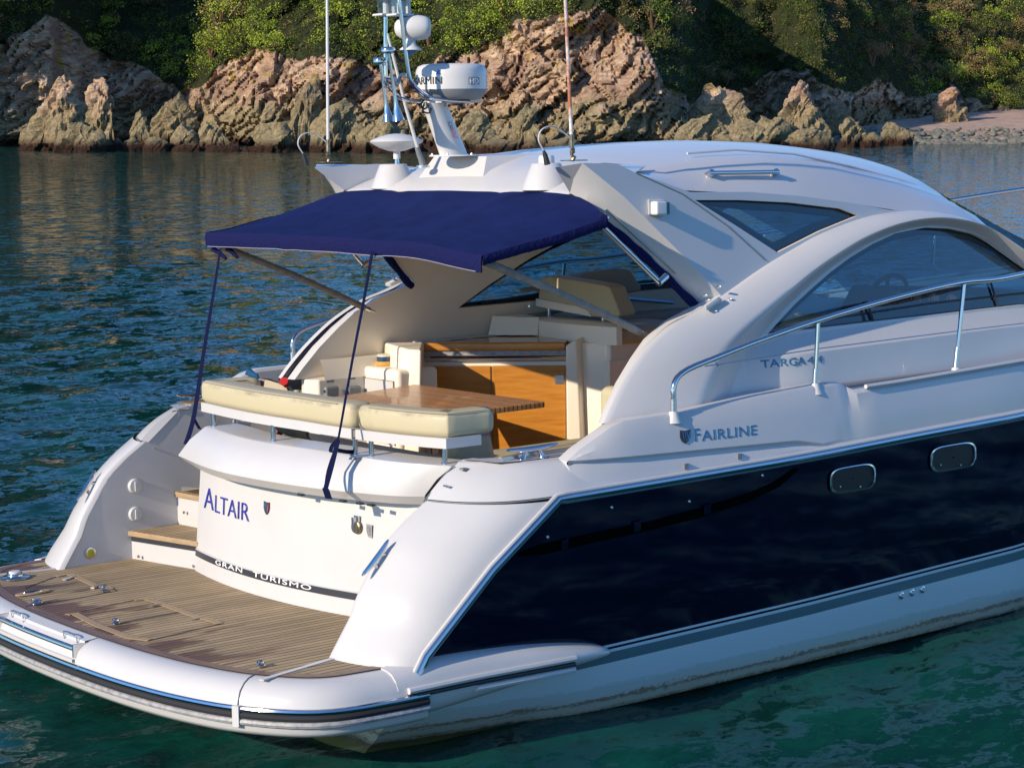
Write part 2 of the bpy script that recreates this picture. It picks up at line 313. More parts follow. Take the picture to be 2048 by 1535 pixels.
for m in (1, -1):
    # rows of the hull: navy panel, pin stripes, stripe and white bottom
    b = B(); fm = []
    xs = [x for x in XS if x >= .04]
    def colx(x):
        zt = zR(x)-.02 if x >= 1.07 else interp(x, RRc)
        zb = zB(x)
        rows = []
        for k in range(9): rows.append(lerp(zt, zb, k/8) if zt > zb else zb-.0005*k)
        rows += [zb-.013, zb-.026, zb-.043, zb-.103]
        z5 = zb-.103
        rows += [lerp(z5, .05, k/5) for k in range(1, 6)]
        pts = [V((x, -sy(x, z), z)) for z in rows]
        kk = interp(x, [(0, .78), (5, .82), (8, .6), (12.2, .1)])
        pts += [V((x, -yR(x)*(kk*.96), -.06)), V((x, -yR(x)*kk*.86, -.22)), V((x, -yR(x)*kk*.5, -.5)), V((x, 0, -.75 if x < 9 else lerp(-.75, .4, (x-9)/3.2)))]
        return pts
    cols = [colx(x) for x in xs]
    nr = len(cols[0])
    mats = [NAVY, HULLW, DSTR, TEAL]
    def mi(j): return 0 if j < 8 else (1, 0, 1, 3)[j-8] if j < 12 else 1
    b.grid(cols)
    fm = [mi(j) for i in range(len(cols)-1) for j in range(nr-1)]
    # transom of the hull under the platform
    n0 = len(b.v); tr = cols[0]; b.v += [V((p.x+.01, 0, p.z)) for p in tr]
    for j in range(8, nr-1): b.f.append((j, j+1, n0+j+1, n0+j)); fm.append(1)
    b.mir(m)
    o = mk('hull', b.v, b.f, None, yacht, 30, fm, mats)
    # quarter panel: convex loft from the rub rail to the wing edge
    rows = []
    for k in range(22):
        z = lerp(.40, 1.255, k/21); a = V((xRR(z), -yR(xRR(z))+.006, z)); c = V((xWE(z), -1.475+.03*(1-z), z))
        c1 = V((lerp(c.x, a.x, .22), a.y+.035, z)); cc = V((c.x-.0, c.y-.10, z)); row = []
        for j in range(15):
            t_ = j/14; row.append(a*(1-t_)**3+3*c1*(1-t_)**2*t_+3*cc*(1-t_)*t_**2+c*t_**3)
        row.append(V((c.x+.012, c.y+.012, z))); row.append(V((c.x+.04, c.y+.02, z)))
        rows.append(row)
    q = B().grid(rows).mir(m); q.mk('quarter_panel', GEL, yacht, 50)
    # inner face of the wing and its cap
    rows = []
    for k in range(12):
        z = lerp(.50, 1.42, k/11); x0 = (xWE(z) if z < 1.255 else lerp(.58, .80, (z-1.255)/.165))+.035
        rows.append([V((x0, -1.455, z)), V((lerp(x0, 1.1, .5), -1.448, z)), V((1.1, -1.44, z))])
    B().grid(rows).mir(m).mk('wing_inner_face', GEL, yacht, 50)
    # coaming above the seam, rolling inward to the cleat deck
    lo = resample(smooth_path([(.585, -1.47, 1.262), (.66, -1.66, 1.262), (.82, -1.83, 1.266), (1.07, -1.922, 1.275), (1.35, -1.935, 1.28), (1.7, -1.94, 1.285)]), 24)
    hi = resample(smooth_path([(.80, -1.46, 1.418), (.90, -1.62, 1.42), (1.02, -1.735, 1.42), (1.22, -1.80, 1.42), (1.40, -1.81, 1.425), (1.7, -1.81, 1.43)]), 24)
    rows = []
    for i_, (a, c) in enumerate(zip(lo, hi)):
        mid = a.lerp(c, .5)+V((-.02, -.012, .015)); row = []
        for j in range(7):
            t_ = j/6; row.append(a*(1-t_)**2+2*mid*(1-t_)*t_+c*t_**2)
        inn = V((c.x+.03, max(c.y+.10, -1.72) if c.y < -1.6 else c.y+.015, c.z+.008)); row.append(c.lerp(inn, .4)+V((0, 0, .006))); row.append(inn)
        row.append(V((c.x+.05, -1.44 if c.x < .88 else min(-1.54, c.y+.1), 1.432)))
        rows.append(row)
    B().grid(rows).grid([rows[0][:7], [V((lerp(.58, .80, k/6)+.045, -1.449, lerp(1.25, 1.425, k/6))) for k in range(7)]]).mir(m).mk('coaming', GEL, yacht, 50)
    # seam line
    B().tube([p+V((-.002, -.002, -.007)) for p in lo[:20]], .004, 6).mir(m).mk('coaming_seam', PLG, yacht)
    # bulwark
    zt = [(1.22, 1.425), (1.30, 1.475), (1.40, 1.52), (1.52, 1.575), (1.62, 1.60), (2.0, 1.605), (2.3, 1.625), (2.6, 1.645), (3.15, 1.668), (3.24, 1.66), (3.34, 1.61), (3.7, 1.615), (5, 1.65), (8, 1.85), (12.2, 2.15)]
    bx = [1.22, 1.26, 1.30, 1.35, 1.40, 1.46, 1.52, 1.57, 1.62, 1.8, 2, 2.15, 2.3, 2.45, 2.6, 2.8, 3.0, 3.15, 3.2, 3.24, 3.29, 3.34, 3.5, 3.7]+[4+.4*i for i in range(20)]+[12.2]
    rows = []
    for x in bx:
        zz = interp(x, zt); zr = zR(x)+.0; yb = yR(x)-.012; zk = lerp(1.425, 1.372, (x-1.22)/1.75) if x < 2.97 else zr+.05
        kd = .014 if x < 2.9 else .014*max(0, 1-(x-2.9)/.15)
        yt = yb-.06-(.03 if x < 3.3 else 0)-.02*max(0, x-5)*0
        yk = lerp(yb, yt, max(0, (zk-zr)/(zz-zr+.001)))
        rows.append([V((x, -yb, zr)), V((x, -lerp(yb, yk, .55), lerp(zr, zk, .5))), V((x, -yk+kd, zk-.012)), V((x, -yk-kd*.3, zk+.004)), V((x, -lerp(yk, yt, .5)-.004, lerp(zk, zz, .5))),
                     V((x, -yt, zz-.02)), V((x, -yt+.012, zz-.003)), V((x, -yt+.04, zz)), V((x, -yt+.09, zz-.002)), V((x, -yt+.10, zz-.02)), V((x, -yt+.10, 1.30 if x < 1.7 else zz-.05))])
    bb = B().grid(rows, capa=True).mir(m); bb.mk('bulwark', GEL, yacht, 18)
    # side deck
    rows = [[V((x, -(yR(x)-.16), interp(x, zt)-.045)), V((x, -1.50 if x < 6 else -yR(x)*.6, interp(x, zt)-.02))] for x in bx if x > 1.8]
    B().grid(rows).mir(m).mk('side_deck', GEL, yacht, 40)
    # toe rail strip forward of the notch
    pts = [V((x, -(yR(x)-.075), interp(x, zt)+.012)) for x in [3.42+.3*i for i in range(24)]]
    B().tube(pts, .014, 6).mir(m).mk('toe_rail', GEL, yacht)
    # rub rail: white flange, chrome half round, green-grey lower lip
    path = [V((x, -(yR(x)+.004), z)) for x, z in RRc[1:-1]]+[V((x, -(yR(x)+.004), zR(x))) for x in [1.07, 1.12]+[1.4+.4*i for i in range(28)]]
    def off(pp, dn, dy): 
        out = []
        for i_, p in enumerate(pp):
            tt = (pp[min(i_+1, len(pp)-1)]-pp[max(i_-1, 0)]).normalized(); nn = tt.cross(V((0, 1, 0))).normalized()
            if nn.z < 0: nn = -nn
            out.append(p+nn*dn+V((0, dy, 0)))
        return out
    B().tube(off(path, .022, .004), .012, 8).mir(m).mk('rub_rail_flange', GEL, yacht)
    rr_ = B().tube(path, .019, 10).mir(m).mk('rub_rail', CHROME, yacht)
    B().tube(off(path, -.024, .008), .010, 8).mir(m).mk('rub_rail_strip', TEAL, rr_)

# recessed side vent (dark scoop) in the navy panel, starboard and port
for m in (1, -1):
    top = [(1.0, 1.10), (1.25, 1.205), (1.9, 1.215), (2.5, 1.225), (2.86, 1.235)]
    def hy(x, z): return -sy(x, z)-.0
    vt = []
    U1 = [(1035, 1105), (1080, 1088), (1200, 1062), (1300, 1042), (1400, 1015), (1500, 985), (1545, 965), (1590, 935)]
    L1 = [(1035, 1112), (1090, 1108), (1200, 1082), (1300, 1060), (1400, 1035), (1500, 1002), (1560, 972), (1600, 937)]
    def hs(px, py, o_=.004):
        p = P(px, py, y=-1.93)
        for _ in range(6): p = P(px, py, y=-sy(p.x, p.z)-o_)
        return p
    B().grid([[hs(*a), hs(*c)] for a, c in zip(U1, L1)]).mir(m).mk('vent_slot', VBLK, yacht)
    for px, py in ((1130, 1098), (1275, 1062), (1415, 1028), (1520, 990)):
        if px < 1500:
            B().prism([hs(px-7, py-18, .006), hs(px+7, py-22, .006), hs(px+7, py-2, .006), hs(px-7, py+2, .006)], [hs(px-7, py-18, .012), hs(px+7, py-22, .012), hs(px+7, py-2, .012), hs(px-7, py+2, .012)]).mir(m).mk('vent_bracket', NAVY, yacht)
    for px, py in ((1095, 1073), (1223, 1014), (1378, 1002), (1524, 950)):
        c = hs(px, py, .004); B().lathe(c, [(.009, -.004), (.009, .004), (.005, .009)], 12, (0, -1, 0)).mir(m).mk('vent_bolt', CHROME, yacht)
    # portholes
    for cxp, cyp in ((1706, 957), (1907, 914)):
        def rr(k, o_, N=32):
            out = []
            for i in range(N):
                a = 2*pi*i/N; ca, sa = cos(a), sin(a); ex = abs(ca)**.45*(1 if ca > 0 else -1); ey = abs(sa)**.62*(1 if sa > 0 else -1)
                dx = ex*46*k; dy = -ey*26*k-dx*.17; out.append(hs(cxp+dx, cyp+dy, o_))
            return out
        fr = B().grid([rr(1.0, .002), rr(1.0, .012), rr(.93, .014), rr(.89, .004)], True).mir(m).mk('porthole', CHROME, yacht)
        B().grid([rr(.90, .004), rr(.05, .004)], True).mir(m).mk('pane', DASH, fr)
        for dx in (-28, 12):
            c = hs(cxp+dx, cyp+15, .005); B().lathe(c, [(.006, 0), (.005, .012)], 8, (0, -1, 0)).mir(m).mk('clip', STEELD, fr)
    for px, py in ((1802, 1190), (1823, 1184), (1844, 1178)):
        c = hs(px, py, .0); B().lathe(c, [(.022, 0), (.022, .006), (.014, .010), (.012, .010), (.012, .002)], 20, (0, -1, 0)).mir(m).mk('drain_outlet', CHROME, yacht)
    # small grey and navy blocks by the stern stripe
    for q4, mm in (([(797, 1409), (822, 1409), (832, 1419), (806, 1421)], TEAL), ([(825, 1407), (868, 1400), (878, 1410), (838, 1419)], NAVY)):
        B().add([hs(*p_, .004) for p_ in q4], [(0, 1, 2, 3)]).mir(m).mk('stripe_block', mm, yacht)
    for px, py in ((1373, 935), (1480, 915)):
        B().prism([P(px-4, py-8, y=-1.945), P(px+4, py-9, y=-1.945), P(px+4, py+2, y=-1.95), P(px-4, py+3, y=-1.95)], [P(px-4, py-8, y=-1.92), P(px+4, py-9, y=-1.92), P(px+4, py+2, y=-1.92), P(px-4, py+3, y=-1.92)]).mir(m).mk('deck_drain', PLG, yacht)

# ------------------------------------------------------------------ swim platform
PE = [(-.655, 0), (-.65, .35), (-.625, .76), (-.565, 1.15), (-.46, 1.48), (-.27, 1.74), (0.0, 1.80), (.22, 1.81)]
half = smooth_path([V((x, -y, 0)) for x, y in PE], 6)
edge = [V((p.x, -p.y, 0)) for p in reversed(half)][:-1]+half              # port -> stern -> starboard
def eoff(d):
    out = []
    for i, p in enumerate(edge):
        t_ = (edge[min(i+1, len(edge)-1)]-edge[max(i-1, 0)]).normalized(); n_ = V((t_.y, -t_.x, 0))
        if n_.dot(p-V((1, 0, 0))) < 0: n_ = -n_
        out.append(p+n_*d)
    return out
def zz(l, z): return [V((p.x, p.y, z)) for p in l]
b = B().grid([zz(eoff(-.05), .535), zz(eoff(0), .538), zz(eoff(.05), .533), zz(eoff(.09), .518), zz(eoff(.125), .49), zz(eoff(.145), .45), zz(eoff(.150), .40), zz(eoff(.145), .31), zz(eoff(.12), .285), zz(eoff(-.1), .27)])
plat = b.mk('swim_platform', GEL, yacht, 60)
# inside skin so that the platform is solid
b = B(); e0 = eoff(-.1); b.add([V((.8, 0, .27))]+zz(e0, .27)+[V((.8, -1.6, .27)), V((.8, 1.6, .27))], [(0, i+1, i+2) for i in range(len(e0)-1)]); b.mk('underside', GEL, plat)
# teak deck
def xin(l): return [p for p in l]
e1 = eoff(-.055); vs = zz(e1, .541); b = B()
b.grid([vs, [V((max(p.x, .55) if abs(p.y) < 1.44 else p.x, max(-1.44, min(1.44, p.y)) if abs(p.y) > 1.44 else p.y, .541)) for p in vs]])
b = B(); b.add([V((.62, 0, .541))]+vs+[V((.62, -1.80, .541))][:0], [(0, i+1, i+2) for i in range(len(vs)-1)]); b.add([V((.62, 0, .541)), vs[0], V((.62, 1.5, .541))], [(0, 1, 2)]); b.add([V((.62, 0, .541)), vs[-1], V((.62, -1.5, .541))], [(0, 1, 2)])
b.mk('teak_deck', TEAK, plat, 0)
B().grid([zz(eoff(-.062), .5435), zz(eoff(-.002), .5435)]).mk('teak_margin', TEAKW, plat, 0)
B().grid([zz(eoff(.004), .5415), zz(eoff(-.004), .5425)]).mk('margin_joint', RUB, plat, 0)
# chrome and rubber fender rail round the edge
B().tube(zz(eoff(.154), .415), .014, 8).mk('fender_rail', CHROME, plat)
B().tube(zz(eoff(.151), .384), .019, 8).mk('fender_strip', RUBM, plat)
B().tube(zz(eoff(.154), .352), .017, 8).mk('fender_rail', GREYM, plat)
for m in (1, -1):
    # white dividing strip to the outer teak wing
    a_, c_ = V((-.50, -1.585, .546)), V((-.01, -1.475, .546)); d_ = V((.01, -.028, 0))
    B().prism([a_, c_, c_+d_, a_+d_], [p+V((0, 0, -.006)) for p in (a_, c_, c_+d_, a_+d_)]).mir(m).mk('teak_divider', GEL, plat)
    # seam and joint block
    i = min(range(len(edge)), key=lambda i: abs(edge[i].y+1.50)+(10 if edge[i].y > 0 else 0)); 
    pr = [eoff(d)[i]+V((0, 0, z)) for d, z in ((.0, .541), (.05, .536), (.09, .521), (.128, .492), (.148, .452), (.153, .43))]
    B().tube(pr, .003, 6).mir(m).mk('moulding_seam', PLG, plat)
    cN = eoff(.155)[i]; tN = (eoff(.155)[i+1]-eoff(.155)[i-1]).normalized()
    B().box((-.018, -.02, -.055), (.018, .02, .045)).xf(Matrix.Translation(cN+V((0, 0, .385))) @ Matrix.Rotation(math.atan2(tN.y, tN.x), 4, 'Z')).mir(m).mk('rail_joint', GEL, plat)
    # fairing running forward along the hull
    U_ = [(.05, .540), (.3, .565), (.7, .548), (1.0, .520), (1.25, .480), (1.39, .445), (1.43, .42)]
    L_ = [(.05, .29), (.3, .30), (.7, .335), (1.0, .365), (1.25, .385), (1.39, .395), (1.43, .405)]
    O_ = [1.955, 1.965, 1.985, 1.995, 1.985, 1.955, 1.90]
    rows = []
    for (x, z1), (_, z0), yo in zip(U_, L_, O_):
        yi = sy(x, (z1+z0)/2)-.03; r_ = [V((x, -yi, z1+.006))]
        for k in range(9):
            a = R(90-180*k/8); r_.append(V((x, -(yi+(yo-yi)*(.35+.65*cos(a))), (z1+z0)/2+(z1-z0)/2*sin(a))))
        r_.append(V((x, -yi, z0))); rows.append(r_)
    rows = [[p for p in r] for r in zip(*[smooth_path(list(c), 4) for c in zip(*rows)])]
    B().grid(rows, capb=True, capa=True).mir(m).mk('side_fairing', GEL, plat, 60)
    pts = [(.10, .452), (.5, .455), (.9, .450), (1.12, .444)]
    B().tube(smooth_path([V((x, -(interp(x, [(a_[0], o_) for a_, o_ in zip(U_, O_)])+.006), z)) for x, z in pts]), .017, 8).mir(m).mk('fairing_ridge', GEL, plat)
    B().tube(smooth_path([V((x, -(interp(x, [(a_[0], o_) for a_, o_ in zip(U_, O_)])+.004), z-.030)) for x, z in pts]), .011, 8).mir(m).mk('fender_strip', RUB, plat)
    B().tube(smooth_path([V((x, -(interp(x, [(a_[0], o_) for a_, o_ in zip(U_, O_)])-.004), z-.06)) for x, z in pts[1:]]), .018, 8).mir(m).mk('fairing_ridge', GEL, plat)
# stern boarding-ladder recess with a grab bar
def lip(y, dd, z):
    i = min(range(len(edge)), key=lambda i: abs(edge[i].y-y)); e = eoff(dd)[i]; return V((e.x, e.y, z))
ys = [.60, .45, .30, .15, 0, -.15, -.27]
b = B().grid([[lip(y, .012, .541), lip(y, .085, .535), lip(y, .088, .47), lip(y, .152, .45)] for y in ys]); b.mk('ladder_recess', PLW, plat)
b = B().grid([[lip(y, .156, .452), lip(y, .162, .452), lip(y, .162, .435)] for y in ys]); b.mk('recess_lip', GEL, plat)
B().tube([lip(y, .135, .50) for y in ys], .014, 10).mk('grab_bar', CHROME, plat)
for yv in (.60, -.27):
    p = lip(yv, .1, .50); B().box((-.055, -.006, -.04), (.03, .006, .028)).xf(Matrix.Translation(p)).mk('recess_end_plate', STEELD, plat)
for yv in (.50, -.15):
    a_, c_ = lip(yv+.06, .09, .50), lip(yv-.06, .09, .50)
    B().tube(smooth_path([a_, a_+V((-.01, 0, .055)), c_+V((-.01, 0, .055)), c_], 3), .004, 6).mk('wire_loop', STEELD, plat)
# platform hatches, hinges and fittings
def zl(l, z=.544): return [P(px, py, z=z) for px, py in l]
def strip(l, wd, mat_, name, h=.003):
    pts = zl(l); b = B(); rows = []
    for i, p in enumerate(pts):
        t_ = (pts[min(i+1, len(pts)-1)]-pts[max(i-1, 0)]).normalized(); n_ = V((-t_.y, t_.x, 0))*wd
        rows.append([p-n_, p-n_+V((0, 0, h)), p+n_+V((0, 0, h)), p+n_])
    return b.grid(rows, True, True, True).mk(name, mat_, plat, 40)
strip([(112, 1152), (135, 1148), (150, 1151), (190, 1170), (218, 1175), (222, 1182)], .022, TEAKT, 'hatch_trim')
strip([(268, 1199), (290, 1197), (305, 1200), (380, 1228), (430, 1242), (438, 1247)], .022, TEAKT, 'hatch_trim')
strip([(135, 1229), (148, 1226), (200, 1252), (262, 1275), (300, 1279)], .022, TEAKT, 'hatch_trim')
for l in ([(160, 1222), (268, 1199)], [(222, 1182), (160, 1195), (50, 1212)], [(50, 1175), (112, 1152)], [(240, 1245), (365, 1222)], [(300, 1279), (438, 1247)]):
    strip(l, .004, RUB, 'hatch_joint', .001)
for l in ([(128, 1160), (150, 1152)], [(185, 1176), (205, 1168)], [(303, 1212), (322, 1208)], [(383, 1239), (402, 1234)]):
    strip(l, .012, STEELD, 'hinge', .006)
def ring(px, py, r_=.03):
    c = P(px, py, z=.547)
    o = B().lathe(c, [(r_*1.2, 0), (r_*1.2, .004), (r_*.6, .012), (0, .013)], 16).mk('hatch_ring', CHROME, plat)
    B().tube([c+V((r_*cos(a*pi/8), r_*.9*sin(a*pi/8), .012+.012*abs(sin(a*pi/8)))) for a in range(17)], .004, 6).mk('ring_pull', CHROME, o)
ring(73, 1206, .028); ring(209, 1181, .020); ring(232, 1246, .018); ring(522, 1331, .018)
c = P(30, 1155, z=.545); o = B().lathe(c, [(.085, 0), (.085, .006), (.07, .012), (.045, .014), (.042, .022), (.050, .026), (.045, .030), (0, .031)], 28).mk('capstan', CHROME, plat)
B().lathe(c+V((0, 0, .028)), [(.035, 0), (.035, .010), (.03, .014), (0, .014)], 20).mk('cap', PLW, o)
c = P(66, 1185, z=.546)
o = B().prism([c+V((.11*cos(a), .045*sin(a), 0)) for a in [i*pi/12 for i in range(24)]], [c+V((.105*cos(a), .042*sin(a), .006)) for a in [i*pi/12 for i in range(24)]]).mk('latch_plate', TEAKT, plat)
B().prism([c+V((.06*cos(a), .022*sin(a), .005)) for a in [i*pi/12 for i in range(24)]], [c+V((.058*cos(a), .02*sin(a), .010)) for a in [i*pi/12 for i in range(24)]]).mk('latch', CHROME, o)

# ------------------------------------------------------------------ steps on the port side
def XT(y, z): return .49+.10*((y-.03)/.85)**2+.10*(z-.54)
st = [P(270, 1066, z=.715), P(362, 1049, z=.715), P(396, 1062, z=.715), P(394, 1092, z=.715)]
x1 = P(270, 1066, y=1.44).x
s1 = B().prism([V((.47, 1.45, .688)), V((.90, 1.45, .688)), V((.90, .84, .688)), V((.60, .84, .688))], [V((.47, 1.45, .716)), V((.90, 1.45, .716)), V((.90, .84, .716)), V((.60, .84, .716))]); bev(s1.mk('step_tread', TEAK, yacht, 0), .006, 2)
B().grid([[V((.464, 1.45, .716)), V((.596, .84, .716))], [V((.462, 1.45, .704)), V((.594, .84, .704))], [V((.464, 1.45, .686)), V((.596, .84, .686))]]).mk('tread_nosing', TEAKT, yacht)
B().grid([[V((.485, 1.45, .688)), V((.61, .85, .688))], [V((.485, 1.45, .54)), V((.61, .85, .54))]]).mk('step_riser', GEL, yacht)
B().grid([[V((.481, 1.445, .682)), V((.606, .862, .682))], [V((.481, 1.445, .652)), V((.606, .862, .652))]]).mk('riser_band', DSTR, yacht)
s2 = B().prism([V((.80, 1.45, .892)), V((1.2, 1.45, .892)), V((1.2, .84, .892)), V((.86, .84, .892))], [V((.80, 1.45, .92)), V((1.2, 1.45, .92)), V((1.2, .84, .92)), V((.86, .84, .92))]); bev(s2.mk('step_tread', TEAK, yacht, 0), .006, 2)
B().grid([[V((.794, 1.45, .92)), V((.856, .84, .92))], [V((.792, 1.45, .905)), V((.854, .84, .905))], [V((.794, 1.45, .89)), V((.856, .84, .89))]]).mk('tread_nosing', TEAKT, yacht)
B().grid([[V((.81, 1.45, .892)), V((.87, .85, .892))], [V((.81, 1.45, .71)), V((.87, .85, .71))]]).mk('step_riser', GEL, yacht)
B().box((1.2, .84, .92), (1.25, 1.45, 1.10)).mk('step_riser', GEL, yacht)
for px, py in ((278, 1112), (388, 1131), (369, 1024)):
    c = P(px, py, x=.48 if px == 278 else .6 if px == 388 else .8); B().lathe(c, [(.010, 0), (.009, .008), (0, .010)], 10, (-1, 0, 0)).mk('riser_stud', STEELD, yacht)
# fittings on the inner face of the port wing
for px, py in ((269, 971), (270, 1027)):
    c = P(px, py, y=1.452); o = B().lathe(c, [(.046, 0), (.046, .010), (.040, .018), (0, .020)], 26, (0, -1, 0)).mk('filler_cap', PLW, yacht)
    B().box((-.008, -.026, -.03), (.008, -.018, .03)).xf(Matrix.Translation(c)).mk('cap_grip', PLW, o)
c = P(180, 1105, y=1.452); o = B().lathe(c, [(.036, 0), (.036, .008), (.028, .010)], 26, (0, -1, 0)).mk('courtesy_light', STEELD, yacht)
B().lathe(c, [(.027, .006), (.025, .011), (0, .012)], 20, (0, -1, 0)).mk('lens', YEL, o)
c = P(308, 896, y=1.452); B().lathe(c, [(.005, 0), (.005, .02)], 8, (0, -1, 0)).mk('wing_pin', STEELD, yacht)

# ------------------------------------------------------------------ transom door, lid, lettering
rows = []
for k in range(10):
    z = lerp(.54, 1.20, k/9); rows.append([V((XT(y, z), y, z)) for y in [.865-.0935*j for j in range(26)]])
b = B().grid(rows); b.grid([[V((XT(.865, z), .865, z)) for z in (.54, .8, 1.0, 1.2)], [V((1.1, .865, z)) for z in (.54, .8, 1.0, 1.2)]])
door = b.mk('transom_door', GEL, yacht, 50)
rows = [[V((XT(y, z)-.006, y, z)) for y in [.86-.0930*j for j in range(26)]] for z in (.632, .668)]
B().grid(rows).mk('name_band', DSTR, door)
rows = [[V((XT(y, z)-d, y, z)) for y in [.86-.0930*j for j in range(26)]] for z, d in ((.668, .006), (.6715, .012), (.675, .002))]
B().grid(rows).mk('band_edge', GEL, door)
LTp = [(410, 853), (500, 880), (650, 903), (780, 922), (905, 932)]; LMp = [(357, 911), (440, 943), (600, 972), (770, 990), (850, 992)]; LLp = [(372, 922), (440, 955), (600, 986), (770, 1005), (846, 1008)]
LT = resample(smooth_path([P(*p, z=1.408) for p in LTp]), 30); LM = resample(smooth_path([P(*p, z=1.235) for p in LMp]), 30); LL = resample(smooth_path([P(*p, z=1.185) for p in LLp]), 30)
mid = [a.lerp(c, .5)+V((-.012, 0, .012)) for a, c in zip(LT, LM)]
und = [V((min(max(XT(p.y, 1.185)+.03, p.x+.05), 2), p.y, 1.19)) for p in LL]
back = [p+V((.22, 0, .004)) for p in LT]
lo2 = [V((p.x, p.y, 1.0)) for p in back]
b = B().grid([lo2, back, [p+V((.02, 0, .003)) for p in LT], LT, mid, [p+V((.0, 0, .006)) for p in LM], LM, LL, und])
b.add([back[0], LT[0], mid[0], LM[0], LL[0], und[0], V((und[0].x+.25, und[0].y, 1.19))], [tuple(range(7))])
lid = b.mk('transom_lid', GEL, yacht, 38)
B().tube([P(848, 1003, z=1.25)+V((-.004, 0, 0)), P(862, 985, z=1.29), P(885, 955, z=1.355), P(906, 931, z=1.412)], .0045, 6).mk('lid_joint', PLG, yacht)
for px, py in ((600, 988), (684, 1001), (718, 1006), (740, 1009)):
    c = P(px, py, z=1.18); B().box((-.006, -.02, -.006), (.02, .02, .004)).xf(Matrix.Translation(c)).mk('hinge_slot', RUB, lid)
def text(s, name, mat_, parent, fn, ext=.002, bold=0.0, spacing=1.0):
    cu = bpy.data.curves.new(name, 'FONT'); cu.body = s; cu.size = 1; cu.offset = bold; cu.space_character = spacing; cu.resolution_u = 4
    ob = bpy.data.objects.new('tmp', cu); col.objects.link(ob); dg = bpy.context.evaluated_depsgraph_get(); dg.update()
    me = bpy.data.meshes.new_from_object(ob.evaluated_get(dg)); bpy.data.objects.remove(ob)
    bm = bmesh.new(); bm.from_mesh(me); bmesh.ops.triangulate(bm, faces=bm.faces)
    for _ in range(2):
        le = [e for e in bm.edges if e.calc_length() > .12]
        if le: bmesh.ops.subdivide_edges(bm, edges=le, cuts=1); bmesh.ops.triangulate(bm, faces=bm.faces)
    xs = [v.co.x for v in bm.verts]; ys = [v.co.y for v in bm.verts]; x0, x1_, y0, y1 = min(xs), max(xs), min(ys), max(ys)
    r_ = bmesh.ops.extrude_face_region(bm, geom=bm.faces[:]); top_ = {v for v in r_['geom'] if isinstance(v, bmesh.types.BMVert)}
    for v in bm.verts:
        v.co = V(fn((v.co.x-x0)/(x1_-x0), (v.co.y-y0)/(y1-y0), ext if v in top_ else 0.0))
    bmesh.ops.recalc_face_normals(bm, faces=bm.faces); bm.to_mesh(me); bm.free()
    me.materials.clear(); me.materials.append(mat_); o = bpy.data.objects.new(name, me); col.objects.link(o); o.parent = parent
    return o
def tfn(bl, br, tl, xo=.004):
    a, c, d = (PS(*q, lambda y, z: XT(y, z)) for q in (bl, br, tl))
    def f(u, v, e):
        p = a+(c-a)*u+(d-a)*v; return V((XT(p.y, p.z)-xo-e, p.y, p.z))
    return f
text('A', 'name_letter', INKB, door, tfn((409, 1014), (428, 1020), (410.5, 973)), bold=-.008)
text('LTAIR', 'name_letters', INKB, door, tfn((431, 1023), (499, 1042), (432, 989)), bold=-.008)
text('GRAN', 'band_letters', INKW, door, tfn((433.6, 1127), (487, 1144.5), (434, 1117.5), .008), bold=.0, spacing=1.15)
text('TURISMO', 'band_letters', INKW, door, tfn((508.5, 1151), (625, 1179.5), (509, 1141.5), .008), bold=.0, spacing=1.15)
def shield(parent, f, h, mats):
    sh = [(0, 1), (.5, .94), (1, 1), (1.0, .5), (.82, .2), (.5, 0), (.18, .2), (0, .5)]
    B().prism([f(u, v, .001) for u, v in sh], [f(u, v, .004) for u, v in sh]).mk('shield_badge', mats[0], parent, 0)
    for k in range(3):
        u0 = .16+.2*k; B().add([f(u0, .88, .006), f(u0+.09, .88, .006), f(u0+.24, .22, .006), f(u0+.2, .22, .006)], [(0, 1, 2, 3)]).mk('badge_stripe', mats[1], parent, 0)
    B().add([f(.86, .86, .0058), f(.96, .86, .0058), f(.9, .45, .0058), f(.62, .12, .0058)], [(0, 1, 2, 3)]).mk('badge_edge', mats[2], parent, 0)
shield(door, tfn((529, 1027), (540, 1030), (529.5, 1001), .003), 0, (INKK, LSIL, INKR))
# shore power socket and plate
c = PS(716, 1053, XT); o = B().lathe(c, [(.036, 0), (.036, .014), (.03, .018), (.03, .024), (0, .026)], 24, (-1, 0, 0)).mk('shore_power_socket', BRASS, door)
B().box((-.035, -.010, -.012), (-.014, .010, .055)).xf(Matrix.Translation(c)).mk('socket_catch', STEELD, o)
B().box((-.012, -.02, .03), (-.002, .02, .062)).xf(Matrix.Translation(c)).mk('socket_bracket', STEELD, o)
c = PS(739, 1061, XT); bev(B().box((-.005, -.026, -.036), (.0, .026, .036)).xf(Matrix.Translation(c)).mk('notice_plate', GREYM, door), .003, 1)
for k in range(7): B().box((-.0065, -.019, .02-.007*k), (-.0055, .012+.006*(k % 2), .0215-.007*k)).xf(Matrix.Translation(c)).mk('notice_line', INKK, door, 0)
# lock latch on the coaming
c = P(893, 971, z=1.33)+V((0, 0, 0)); B().box((-.008, -.018, -.004), (.004, .018, .004)).xf(Matrix.Translation(c)).mk('lid_latch', STEELD, yacht)
for px, py in ((715, 918), (926, 938)):
    p = P(px, py, z=1.40); B().box((-.012, -.016, -.004), (.022, .016, .006)).xf(Matrix.Translation(p)).mk('hinge_plate', PLG, yacht)
